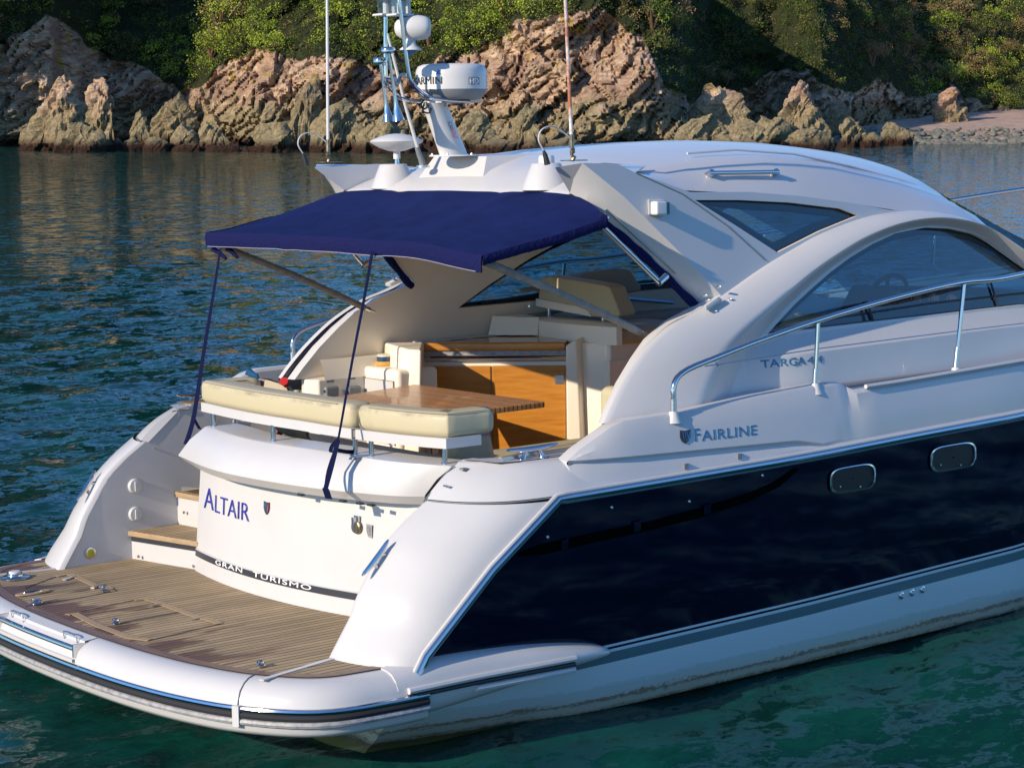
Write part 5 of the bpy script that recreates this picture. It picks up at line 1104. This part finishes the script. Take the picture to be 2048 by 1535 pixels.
# rock material driven by height and strata
def rockmat(name, wet=True, veg=False, base=((.42, .27, .17), (.80, .60, .42)), strata=(R(20), R(38), 0)):
    m = bpy.data.materials.new(name); m.use_nodes = True; t = m.node_tree; b = t.nodes['Principled BSDF']; b.inputs['Roughness'].default_value = .85; b.inputs['Specular IOR Level'].default_value = .25
    geo = t.nodes.new('ShaderNodeNewGeometry'); L = t.links.new
    def noise_(sc, det, ro, vec, dis=0):
        n = t.nodes.new('ShaderNodeTexNoise'); n.inputs['Scale'].default_value = sc; n.inputs['Detail'].default_value = det; n.inputs['Roughness'].default_value = ro; n.inputs['Distortion'].default_value = dis; L(vec, n.inputs['Vector']); return n.outputs['Fac']
    def ramp(f, stops):
        r_ = t.nodes.new('ShaderNodeValToRGB')
        for i, (p_, c_) in enumerate(stops):
            e = r_.color_ramp.elements[i] if i < 2 else r_.color_ramp.elements.new(p_); e.position = p_; e.color = (*c_, 1)
        L(f, r_.inputs[0]); return r_.outputs[0]
    def mix(f, a, c_, bt='MIX'):
        x = t.nodes.new('ShaderNodeMixRGB'); x.blend_type = bt
        for i, q in enumerate((f, a, c_)):
            if isinstance(q, (int, float)): x.inputs[i].default_value = q
            elif isinstance(q, tuple): x.inputs[i].default_value = (*q, 1)
            else: L(q, x.inputs[i])
        return x.outputs[0]
    def mr(f, a, c_):
        x = t.nodes.new('ShaderNodeMapRange'); x.inputs['From Min'].default_value = a; x.inputs['From Max'].default_value = c_; L(f, x.inputs[0]); return x.outputs[0]
    def mt(op, a, c_):
        x = t.nodes.new('ShaderNodeMath'); x.operation = op
        for i, q in enumerate((a, c_)):
            if isinstance(q, (int, float)): x.inputs[i].default_value = q
            else: L(q, x.inputs[i])
        return x.outputs[0]
    mp = t.nodes.new('ShaderNodeMapping'); mp.inputs['Rotation'].default_value = (0, R(-48), -YAW+pi/2); mp.inputs['Scale'].default_value = (.35, 1, 2.6); L(geo.outputs['Position'], mp.inputs[0])
    st = noise_(1.1, 9, .72, mp.outputs[0], .5); nb = noise_(.35, 5, .6, geo.outputs['Position']); nf = noise_(5, 6, .7, geo.outputs['Position'])
    c = ramp(st, [(.30, tuple(q*.45 for q in base[0])), (.42, base[0]), (.62, base[1]), (.8, tuple(min(1, q*1.25) for q in base[1]))])
    c = mix(mr(nb, .45, .62), c, mix(.65, c, (.26, .15, .115)))
    sx = t.nodes.new('ShaderNodeSeparateXYZ'); L(geo.outputs['Position'], sx.inputs[0]); z = sx.outputs[2]
    zn = mt('ADD', z, mt('MULTIPLY', nb, -3.5)); low = mr(zn, 1.9, .6)
    c = mix(mt('MULTIPLY', low, .88), c, ramp(nf, [(.3, (.11, .085, .045)), (.6, (.42, .34, .19)), (.75, (.55, .46, .29))]))
    zw = mt('ADD', z, mt('MULTIPLY', nf, -1.1)); c = mix(mr(zw, .35, -.15), c, (.045, .020, .012))
    lich = mt('MULTIPLY', mr(noise_(.55, 6, .7, geo.outputs['Position']), .57, .62), mr(z, 3.2, 5.0)); c = mix(mt('MULTIPLY', lich, .75), c, (.46, .33, .015))
    if veg:
        at = t.nodes.new('ShaderNodeAttribute'); at.attribute_name = 'veg'
        vv = mt('ADD', at.outputs['Fac'], mt('MULTIPLY', mt('SUBTRACT', nf, .5), .9)); c = mix(mr(vv, .40, .55), c, ramp(nf, [(.35, (.014, .018, .006)), (.65, (.05, .06, .018))]))
    L(c, b.inputs['Base Color'])
    bp = t.nodes.new('ShaderNodeBump'); bp.inputs['Distance'].default_value = .5; bp.inputs['Strength'].default_value = .9; L(mt('ADD', st, mt('MULTIPLY', nf, .30)), bp.inputs['Height']); L(bp.outputs[0], b.inputs['Normal'])
    return m
ROCKV = rockmat('cliff_rock', veg=True); ROCKP = rockmat('shore_rock'); ROCKG = rockmat('green_grey_rock', base=((.17, .16, .09), (.46, .42, .27)))
ROCKK = rockmat('pink_rock', base=((.32, .18, .13), (.66, .42, .30)))
D0 = [(-110, 86), (-33, 149), (-31, 156), (-26, 156), (-21, 151), (-14, 146), (-9, 145), (-5, 144), (-1, 141), (3, 138.5), (8, 138), (10.5, 139), (12, 142), (13.5, 160), (17, 170), (22, 172), (25, 166), (28, 172), (33, 180), (38, 188), (48, 192), (70, 185), (110, 170)]
VB = [(0, 7), (100, 9.5), (230, 5.8), (330, 4.5), (400, 3.6), (430, 5.2), (520, 7), (640, 6), (700, 5.8), (850, 5.4), (950, 6.5), (1000, 7.6), (1050, 8.3), (1130, 9.2), (1210, 9.0), (1290, 7), (1330, 3.2), (1500, 4.6), (1640, 5.2), (1700, 4.5), (1800, 4), (1870, 3.2), (1900, 4.4), (1960, 3), (2048, 2.9)]
def fbm(p, o=4):
    return noise.fractal(p, 1.0, 2.0, o)
cR, sR = cos(R(48)), sin(R(48))
def rockdisp(u, z, amp=1.0):
    w1, w2 = noise.noise(V((u*.35, z*.35, 3)))*1.1, noise.noise(V((u*.35, z*.35, 8)))*1.1
    w3, w4 = noise.noise(V((u*1.3, z*1.3, 31)))*.45, noise.noise(V((u*1.3, z*1.3, 38)))*.30
    s_ = u*cR+z*sR+w1+w3; t_ = -u*sR+z*cR+w2*.7+w4            # along and across the strata
    a = noise.ridged_multi_fractal(V((s_*.07, t_*.20, 3.1)), 1.0, 2.1, 3, 1.0, 2.0)-1.1
    k1 = noise.cell(V((s_*.16, t_*.42, 1.5))); k2 = noise.cell(V((s_*.5+.3, t_*1.3+.2, 4.5))); k3 = noise.cell(V((s_*1.1, t_*3.1, 9.5)))
    e_ = abs(noise.noise(V((s_*.45+3, t_*1.6, 1)))); f = noise.fractal(V((u*1.1, z*1.1, 5)), 1.0, 2.0, 4); g = noise.noise(V((u*.22, z*.3, 15)))
    return amp*(-1.3*a-1.15*k1-.50*k2-.18*k3+1.6*max(0, .16-e_)*3+.28*f-1.4*g)
us = [-110, -100, -90, -80, -70, -62, -56, -51, -47, -44]+[-42+.16*i for i in range(532)]+[43.2+.25*i for i in range(60)]+[59, 62, 68, 75, 90, 110]
zs_ = [-1.0, -.4]+[.14*i for i in range(95)]+[13.6+.4*i for i in range(12)]+[19, 21, 24, 27, 30, 34, 38]
vs = []; vg = []; posd = {}
for i, u in enumerate(us):
    d0 = interp(u, D0); px = 1024+u/d0*4141; vb = interp(px, VB)
    hill = interp(u, [(-60, 30), (-33, 34), (-24, 30), (-10, 18), (0, 12), (5, 11.6), (12, 12.2), (20, 13.2), (30, 13.0), (40, 15), (60, 18)])
    bigd = 0
    for z in zs_:
        vbn = vb+1.3*noise.noise(V((u*.25, z*.1, 11)))+.6*noise.noise(V((u*1.1, z*.5, 12)))
        v_ = max(0, min(1, (z-vbn)/.7+.5))
        sl = .38 if u > -33 else .15
        d = d0+sl*min(z, vb)+max(0, z-vb)*(.95 if u > -30 else .25)
        k = 1 if abs(u) < 57 else .4
        d += (1-v_*.75)*rockdisp(u, z)*k + 1.6*noise.noise(V((u*.13, z*.13, 20)))+v_*(1.0*noise.noise(V((u*.55, z*.7, 21)))+1.1*noise.noise(V((u*.28, z*.35, 25))))
        zz_ = z if z < hill else hill+(z-hill)*.02
        if z > hill: d += (z-hill)*1.2
        vs.append(WL(u, d, zz_)); vg.append(v_); 
nzv = len(zs_)
fs = [(i*nzv+j, (i+1)*nzv+j, (i+1)*nzv+j+1, i*nzv+j+1) for i in range(len(us)-1) for j in range(nzv-1)]
cl = mk('cliff', vs, fs, ROCKV, None, 0); tag(cl, 'steep rocky cliff with scrub covered slope above the shore', 'cliff', kind='structure')
at = cl.data.attributes.new('veg', 'FLOAT', 'POINT'); at.data.foreach_set('value', vg)
# back of the hill so that it is solid from the side
# beach
bv = []; nb_ = 60
for i in range(nb_+1):
    u = 18+i*1.0
    for j in range(14):
        q = j/13; z0 = -.6+3.6*q; d = lerp(158-max(0, u-30)*.05, 200, q)+1.5*noise.noise(V((u*.2, q*3, 1))); bv.append(WL(u, d, z0+.15*noise.noise(V((u*.6, q*8, 4)))))
bf = [(i*14+j, (i+1)*14+j, (i+1)*14+j+1, i*14+j+1) for i in range(nb_) for j in range(13)]
BEACH = mat('beach_shingle', (.50, .34, .26), .9, bump=1.0, bscale=6, var=.5, vscale=.8, vcol=(.34, .25, .18))
tag(mk('beach', bv, bf, BEACH, None, 60), 'pink shingle beach below the cliff at right', 'beach', kind='structure')

# boulders -----------------------------------------------------------
def icos(n_):
    bm = bmesh.new(); bmesh.ops.create_icosphere(bm, subdivisions=n_, radius=1); vs = [v.co.copy() for v in bm.verts]; fs = [tuple(v.index for v in f.verts) for f in bm.faces]; bm.free(); return vs, fs
ICO5, ICO4 = icos(5), icos(3)
def boulder(x0, x1, yt, yb, m_, label, seed, lean=0.0, peak=0.0, depth=1.0, ico=ICO5, dd=0, cat='rock', grp=None, rough=1.0):
    rs = random.Random(seed); yb = max(yb, 285); D = 3.225*4141/(yb-200)+dd; s_ = D/4141
    w_, h = (x1-x0)*s_/2, (290-yt)*s_*1.0 if False else (yb-yt)*s_; cx_ = ((x0+x1)/2-CX)*s_
    planes = []
    for _ in range(11):
        v = V((rs.uniform(-1, 1), rs.uniform(-1, 1), rs.uniform(-.2, 1))).normalized(); planes.append((v, rs.uniform(.62, .95)))
    vs = []
    for n_ in ico[0]:
        r_ = 1.12
        for v, hh in planes:
            k = n_.dot(v)
            if k > .05: r_ = min(r_, hh/k)
        p = n_*r_
        p = V((math.copysign(abs(p.x)**.85, p.x), p.y, p.z**.62 if p.z > 0 else p.z)); zq = (p.z+.15)/1.05
        tp = 1-peak*max(0, zq)*.9
        x = p.x*tp+lean*max(0, zq); q = V((x*w_, p.y*w_*.8*depth*tp, zq*h*.98))
        s2 = q.x*cR+q.z*sR; t2 = -q.x*sR+q.z*cR; sc = 1.0
        sz = min(1.5, .35+h*.28); o3 = q.y*.5+seed*7
        dn = rough*sz*(.42*noise.noise(V((s2*.35, t2*.9, o3)))-.38*noise.cell(V((s2*.33+seed, t2*.8, o3*.8)))-.20*noise.cell(V((s2*.9, t2*2.4+seed, o3*1.6)))-.55*max(0, .13-abs(noise.noise(V((s2*.5, t2*1.7, o3)))))*3+.20*noise.fractal(V((q.x, q.y, q.z))*1.3+V((seed, 0, 0)), 1.0, 2.0, 5))
        q += V((n_.x, n_.y, n_.z*.8))*dn*.75*min(1, w_/1.7)
        vs.append(q)
    xa, xb = min(q.x for q in vs), max(q.x for q in vs if q.z > 0); zb_ = max(q.z for q in vs)
    for q in vs: q.x = -w_+(q.x-xa)/(xb-xa)*2*w_; q.z *= (h+.15)/zb_
    o = mk('boulder', vs, ico[1], m_, None, 28); o.matrix_world = Matrix.Translation(WL(cx_, D+w_*.5, -.15)) @ Matrix.Rotation(YAW-pi/2, 4, 'Z')
    tag(o, label, cat, grp or 'boulders along the shore'); return o
BL = [
 (25, 182, 146, 297, ROCKP, 'tall broad sunlit rock with yellow lichen on its tip, furthest left on the shore', 6, .22, .30, .6, -4),
 (152, 236, 156, 292, ROCKP, 'narrow second rock spire just right of the tallest left pinnacle', 2, .12, .3, .6, 2),
 (196, 262, 138, 290, ROCKP, 'triangular yellow topped rock behind the two left spires', 3, .0, .55, .6, 9),
 (105, 215, 240, 299, ROCKG, 'low rough grey rock at the foot of the left pinnacle', 4, 0, .2, .6, -5),
 (200, 238, 272, 298, ROCKG, 'small round rock at the waterline below the left spires', 5, 0, .1, .8, -4),
 (222, 252, 272, 296, ROCKG, 'smallest round stone right of the left spires, touching the water', 6, 0, .1, .8, -3),
 (296, 402, 186, 290, ROCKG, 'dark rounded boulder with yellow lichen on top, inside the shaded cove', 7, 0, .15, .6, 4),
 (250, 310, 220, 292, ROCKG, 'dark boulder half in shade beside the left spires', 8, 0, .3, .6, 2),
 (322, 402, 240, 298, ROCKP, 'low pale rock in front of the dark lichen topped boulder', 9, .1, .35, .6, -4),
 (385, 470, 238, 298, ROCKP, 'pale wedge shaped rock at the water right of the shaded cove', 10, -.1, .35, .6, -4),
 (496, 594, 240, 299, ROCKG, 'broad low rock at the water below the smooth pink slab', 11, 0, .25, .7, -4),
 (572, 650, 150, 290, ROCKG, 'upright green grey rock stack leaning against the pink slab', 12, .25, .45, .6, -3),
 (600, 735, 192, 299, ROCKG, 'green grey rock mass left of the tall white antenna', 13, .1, .35, .7, -4),
 (690, 830, 222, 300, ROCKG, 'dark greenish ledge behind the flat white satellite antenna', 14, 0, .3, .7, -5),
 (905, 1010, 215, 296, ROCKG, 'brown boulder low on the shore right of the radar mast', 15, 0, .3, .7, -8),
 (1000, 1100, 200, 292, ROCKG, 'knobbly brown boulder at the foot of the pink headland', 16, 0, .35, .7, -9),
 (1080, 1210, 212, 290, ROCKG, 'wide brown ledge below the cracked pink headland', 17, 0, .3, .7, -9),
 (1190, 1350, 222, 290, ROCKG, 'long low brown rock under the right corner of the headland', 18, 0, .3, .7, -8),
 (1362, 1520, 160, 288, ROCKP, 'large layered boulder right of the headland with a flat lichen top', 19, -.1, .2, .6, -9),
 (1345, 1490, 218, 290, ROCKG, 'grey brown boulder in front of the large layered boulder', 20, -.1, .35, .6, -12),
 (1420, 1545, 236, 293, ROCKG, 'lumpy low boulder closest to the water right of the roof line', 21, 0, .3, .6, -12),
 (1540, 1645, 156, 288, ROCKP, 'orange sunlit crag standing at the mouth of the dark gully', 22, .1, .35, .6, -6),
 (1495, 1600, 226, 288, ROCKG, 'flat topped brown boulder below the orange crag', 23, 0, .15, .6, -8),
 (1548, 1678, 248, 293, ROCKG, 'low pale rock slab at the waterline right of the flat topped boulder', 24, .1, .35, .6, -10),
 (1600, 1665, 226, 288, ROCKG, 'small pale boulder behind the low waterline slab', 25, 0, .2, .6, -6),
 (1672, 1770, 230, 290, ROCKG, 'greenish angular boulder at the left end of the beach', 26, -.1, .3, .6, -5),
 (1750, 1828, 242, 288, ROCKG, 'dark flat boulder where the beach begins', 27, 0, .2, .6, -2),
 (1850, 1942, 186, 286, ROCKK, 'pink pointed outcrop jutting onto the back of the beach', 28, -.05, .35, .5, 25),
 (1640, 1710, 205, 288, ROCKK, 'pink rock block in the shade at the foot of the gully', 29, 0, .3, .6, 10)]
rq = random.Random(21); xq = 236.0; ORD = 'first second third fourth fifth sixth seventh eighth ninth tenth eleventh twelfth thirteenth fourteenth fifteenth sixteenth seventeenth eighteenth nineteenth twentieth'.split(); nq = 0
while xq < 1560 and nq < 20:
    wq_ = rq.uniform(42, 100); hq = rq.uniform(12, 34)
    BL.append((xq, xq+wq_, 297-hq, 297, ROCKG, 'low weedy brown rock in the water, %s from the left along the cliff foot' % ORD[nq], 40+nq, rq.uniform(-.1, .1), .08, .7, -6 if xq < 850 or xq > 1300 else -11)); xq += wq_*rq.uniform(.85, 1.1); nq += 1
for a in BL: boulder(a[0], a[1], a[2], a[3], a[4], a[5], a[6], a[7], a[8], a[9], dd=a[10])
# cobbles at the water's edge of the beach
rs = random.Random(8); cv, cf = [], []
for k in range(900):
    u = rs.uniform(22, 52); q = rs.random()**1.6; d = 154+q*16; r_ = rs.uniform(.12, .42)*(1-.4*q); c = WL(u, d, -.15+q*1.1); pl_ = [(V((rs.uniform(-1, 1), rs.uniform(-1, 1), rs.uniform(-.3, 1))).normalized(), rs.uniform(.6, .9)) for _ in range(6)]; n0 = len(cv)
    for n_ in icos_small[0] if False else (ICO1 := globals().get('ICO1') or icos(2))[0]:
        rr_ = 1.0
        for v, hh in pl_:
            kk = n_.dot(v)
            if kk > .05: rr_ = min(rr_, hh/kk)
        cv.append(c+V((n_.x*rr_*r_*1.5, n_.y*rr_*r_*1.2, n_.z*rr_*r_*.8)))
    cf += [tuple(i+n0 for i in f) for f in ICO1[1]]
tag(mk('cobbles', cv, cf, mat('cobble_grey', (.12, .13, .11), .8, var=.5, vscale=.9, vcol=(.24, .20, .15)), None, 30), 'grey green cobbles along the edge of the beach', 'cobbles', kind='stuff')

# vegetation ----------------------------------------------------------
def leafmat(name):
    m = bpy.data.materials.new(name); m.use_nodes = True; t = m.node_tree; b = t.nodes['Principled BSDF']; b.inputs['Roughness'].default_value = .7; b.inputs['Specular IOR Level'].default_value = .2
    a = t.nodes.new('ShaderNodeAttribute'); a.attribute_name = 'tint'; t.links.new(a.outputs['Color'], b.inputs['Base Color'])
    tr = t.nodes.new('ShaderNodeBsdfTranslucent'); mx = t.nodes.new('ShaderNodeMixShader'); mx.inputs[0].default_value = .12; t.links.new(a.outputs['Color'], tr.inputs[0])
    t.links.new(b.outputs[0], mx.inputs[1]); t.links.new(tr.outputs[0], mx.inputs[2]); t.links.new(mx.outputs[0], t.nodes['Material Output'].inputs[0]); return m
LEAF = leafmat('leaves')
COLS = [(.085, .125, .02), (.16, .22, .03), (.27, .34, .04), (.04, .07, .016), (.17, .125, .05), (.24, .175, .08), (.10, .11, .03)]
def leaves(clumps, name, per=60, seed=1, size=(.10, .24), tall=.8):
    """clumps: list of (centre, radius, colour index)"""
    g = np.random.RandomState(seed); N = sum(int(per*r_*r_+12) for _, r_, _ in clumps); co = np.zeros((N, 4, 3), np.float32); cc = np.zeros((N, 4, 4), np.float32); k = 0
    for c, r_, ci in clumps:
        n_ = int(per*r_*r_+12); d = g.randn(n_, 3); d /= np.linalg.norm(d, axis=1)[:, None]; rad = r_*(.45+.6*g.rand(n_))[:, None]
        lump = 1+.25*np.sin(d[:, :1]*5+r_*9)*np.cos(d[:, 1:2]*4+r_*3); p = np.array(c)+d*rad*lump*np.array([1, 1, tall])
        a = g.randn(n_, 3)*.8+d*.3; a /= np.linalg.norm(a, axis=1)[:, None]; e_ = np.cross(a, g.randn(n_, 3)); e_ /= np.linalg.norm(e_, axis=1)[:, None]; f = np.cross(a, e_)
        s_ = (size[0]+(size[1]-size[0])*g.rand(n_))[:, None]
        co[k:k+n_, 0] = p-e_*s_*.5; co[k:k+n_, 1] = p-f*s_*.28; co[k:k+n_, 2] = p+e_*s_*.5; co[k:k+n_, 3] = p+f*s_*.28
        base = np.array(COLS[ci])*(.95+.65*g.rand(n_))[:, None]*np.array([1, 1, 1]); base[:, 0] *= (.8+.5*g.rand(n_)); cc[k:k+n_, :, :3] = base[:, None, :]; cc[k:k+n_, :, 3] = 1; k += n_
    co, cc = co[:k], cc[:k]
    me = bpy.data.meshes.new(name); me.vertices.add(k*4); me.vertices.foreach_set('co', co.reshape(-1)); me.loops.add(k*4); me.loops.foreach_set('vertex_index', np.arange(k*4, dtype=np.int32)); me.polygons.add(k); me.polygons.foreach_set('loop_start', np.arange(k, dtype=np.int32)*4); me.polygons.foreach_set('loop_total', np.full(k, 4, np.int32)); me.update()
    at = me.color_attributes.new('tint', 'FLOAT_COLOR', 'POINT'); at.data.foreach_set('color', cc.reshape(-1)); me.materials.append(LEAF)
    o = bpy.data.objects.new(name, me); col.objects.link(o); return o
rs = random.Random(4); cls = []
# scatter clumps over the vegetated part of the cliff mesh
cand = [i for i in range(len(vs))] if False else None
nU, nZ = len(us), len(zs_); cv_ = [v.co for v in cl.data.vertices]
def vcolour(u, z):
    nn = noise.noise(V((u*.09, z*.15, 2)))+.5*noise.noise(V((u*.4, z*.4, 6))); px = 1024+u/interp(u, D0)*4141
    if px > 1820: return rs.choice([1, 2, 2, 0, 4, 6]) if nn > -.25 else rs.choice([4, 5, 6, 1])  # sunlight on the right slope painted in as a brighter, yellower leaf mix
    if 1340 < px < 1800: return rs.choice([3, 3, 6, 0, 4, 3])  # gully shadow painted in as a darker leaf mix
    if 350 < px < 560: return rs.choice([1, 2, 1, 0]) if nn > -.15 else rs.choice([4, 5, 6, 1])  # sunlit patch left of centre painted in with brighter leaf colours
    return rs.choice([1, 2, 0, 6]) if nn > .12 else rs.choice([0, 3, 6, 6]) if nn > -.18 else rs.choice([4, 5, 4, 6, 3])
for _ in range(5200):
    i = rs.randrange(10, nU-7); j = rs.randrange(2, nZ-1); z = zs_[j]
    if z > 16: continue
    k = i*nzv+j; vf = vg[k]
    if vf < .35 and not (rs.random() < .04 and z > 3.0): continue
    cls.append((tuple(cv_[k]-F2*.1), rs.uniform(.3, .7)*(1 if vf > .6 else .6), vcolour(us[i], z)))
for _ in range(620):
    i = rs.randrange(10, nU-7); j = rs.randrange(20, nZ-1); z = zs_[j]; k = i*nzv+j
    if z > 16 or vg[k] < .8: continue
    R_ = rs.uniform(.6, 1.7); ci = vcolour(us[i], z); c0 = cv_[k]
    for q in range(int(8+R_*7)):
        a, b_ = rs.uniform(0, 2*pi), rs.uniform(-.1, 1); d = V((cos(a)*sqrt(1-b_*b_) if b_ > -1 else 0, sin(a)*sqrt(1-b_*b_), b_))
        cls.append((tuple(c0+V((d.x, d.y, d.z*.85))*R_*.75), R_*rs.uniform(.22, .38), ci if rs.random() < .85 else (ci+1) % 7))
print('clumps', len(cls))
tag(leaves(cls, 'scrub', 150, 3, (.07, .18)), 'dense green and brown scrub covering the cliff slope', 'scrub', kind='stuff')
def bush(px, py, r_, ci, label, seed, twig=False, dd=0):
    u = (px-CX)/4141; d0 = interp(u*150, D0)
    rs = random.Random(seed); best = None
    for i in range(len(us)):
        for j in range(2, nZ):
            p = cv_[i*nzv+j]; rel = p-CAM; dd_ = rel.dot(F2); q = (CX+4141*rel.dot(R2)/dd_, 200-4141*(p.z-CAM.z)/dd_)
            e_ = (q[0]-px)**2+(q[1]-py)**2
            if best is None or e_ < best[0]: best = (e_, p.copy())
        if best and False: break
    base = best[1]-F2*r_*.4; root = empty('bush', tuple(base)); tag(root, label, 'bush', 'bushes on the cliff')
    cs = [((rs.uniform(-.6, .6)*r_, rs.uniform(-.6, .6)*r_, r_*rs.uniform(.3, 1.1)), r_*rs.uniform(.35, .6), ci if rs.random() < .75 else (ci+1) % 7) for _ in range(11)]
    o = leaves(cs, 'foliage', 120, seed, (.09, .2)); o.parent = root
    b = B()
    for _ in range(9):
        e_ = V((rs.uniform(-.6, .6)*r_, rs.uniform(-.6, .6)*r_, r_*rs.uniform(.6, 1.3))); b.tube([(0, 0, -.2), tuple(e_*.5+V((0, 0, .1*r_))), tuple(e_)], [.06*r_, .04*r_, .015*r_], 6)
    b.mk('branches', TEAKW, root); return root
bush(1408, 165, 1.1, 5, 'pale twiggy brown bush alone in the dark hollow right of the headland', 1)
bush(1450, 165, .9, 5, 'small olive bush just right of the pale twiggy bush', 2)
bush(450, 70, 2.0, 2, 'big bright green bush at the edge of the shadow, upper left', 3)
bush(430, 115, 1.5, 1, 'dark green bush hanging below the bright green bush', 4)
bush(1300, 60, 1.5, 0, 'dark green bush at the right shoulder of the pink headland', 5)
bush(1350, 60, 1.4, 5, 'brown dry bush above the right shoulder of the headland', 6)
bush(1735, 130, 1.5, 4, 'reddish brown bush on the spur above the shaded gully', 7)
bush(1890, 160, 1.4, 1, 'leafy green bush above the pink outcrop on the beach', 8)
bush(1010, 40, 1.6, 2, 'vivid green bush at the top left of the headland', 9)
bush(860, 90, 1.3, 0, 'mid green bush directly behind the round searchlight', 10)
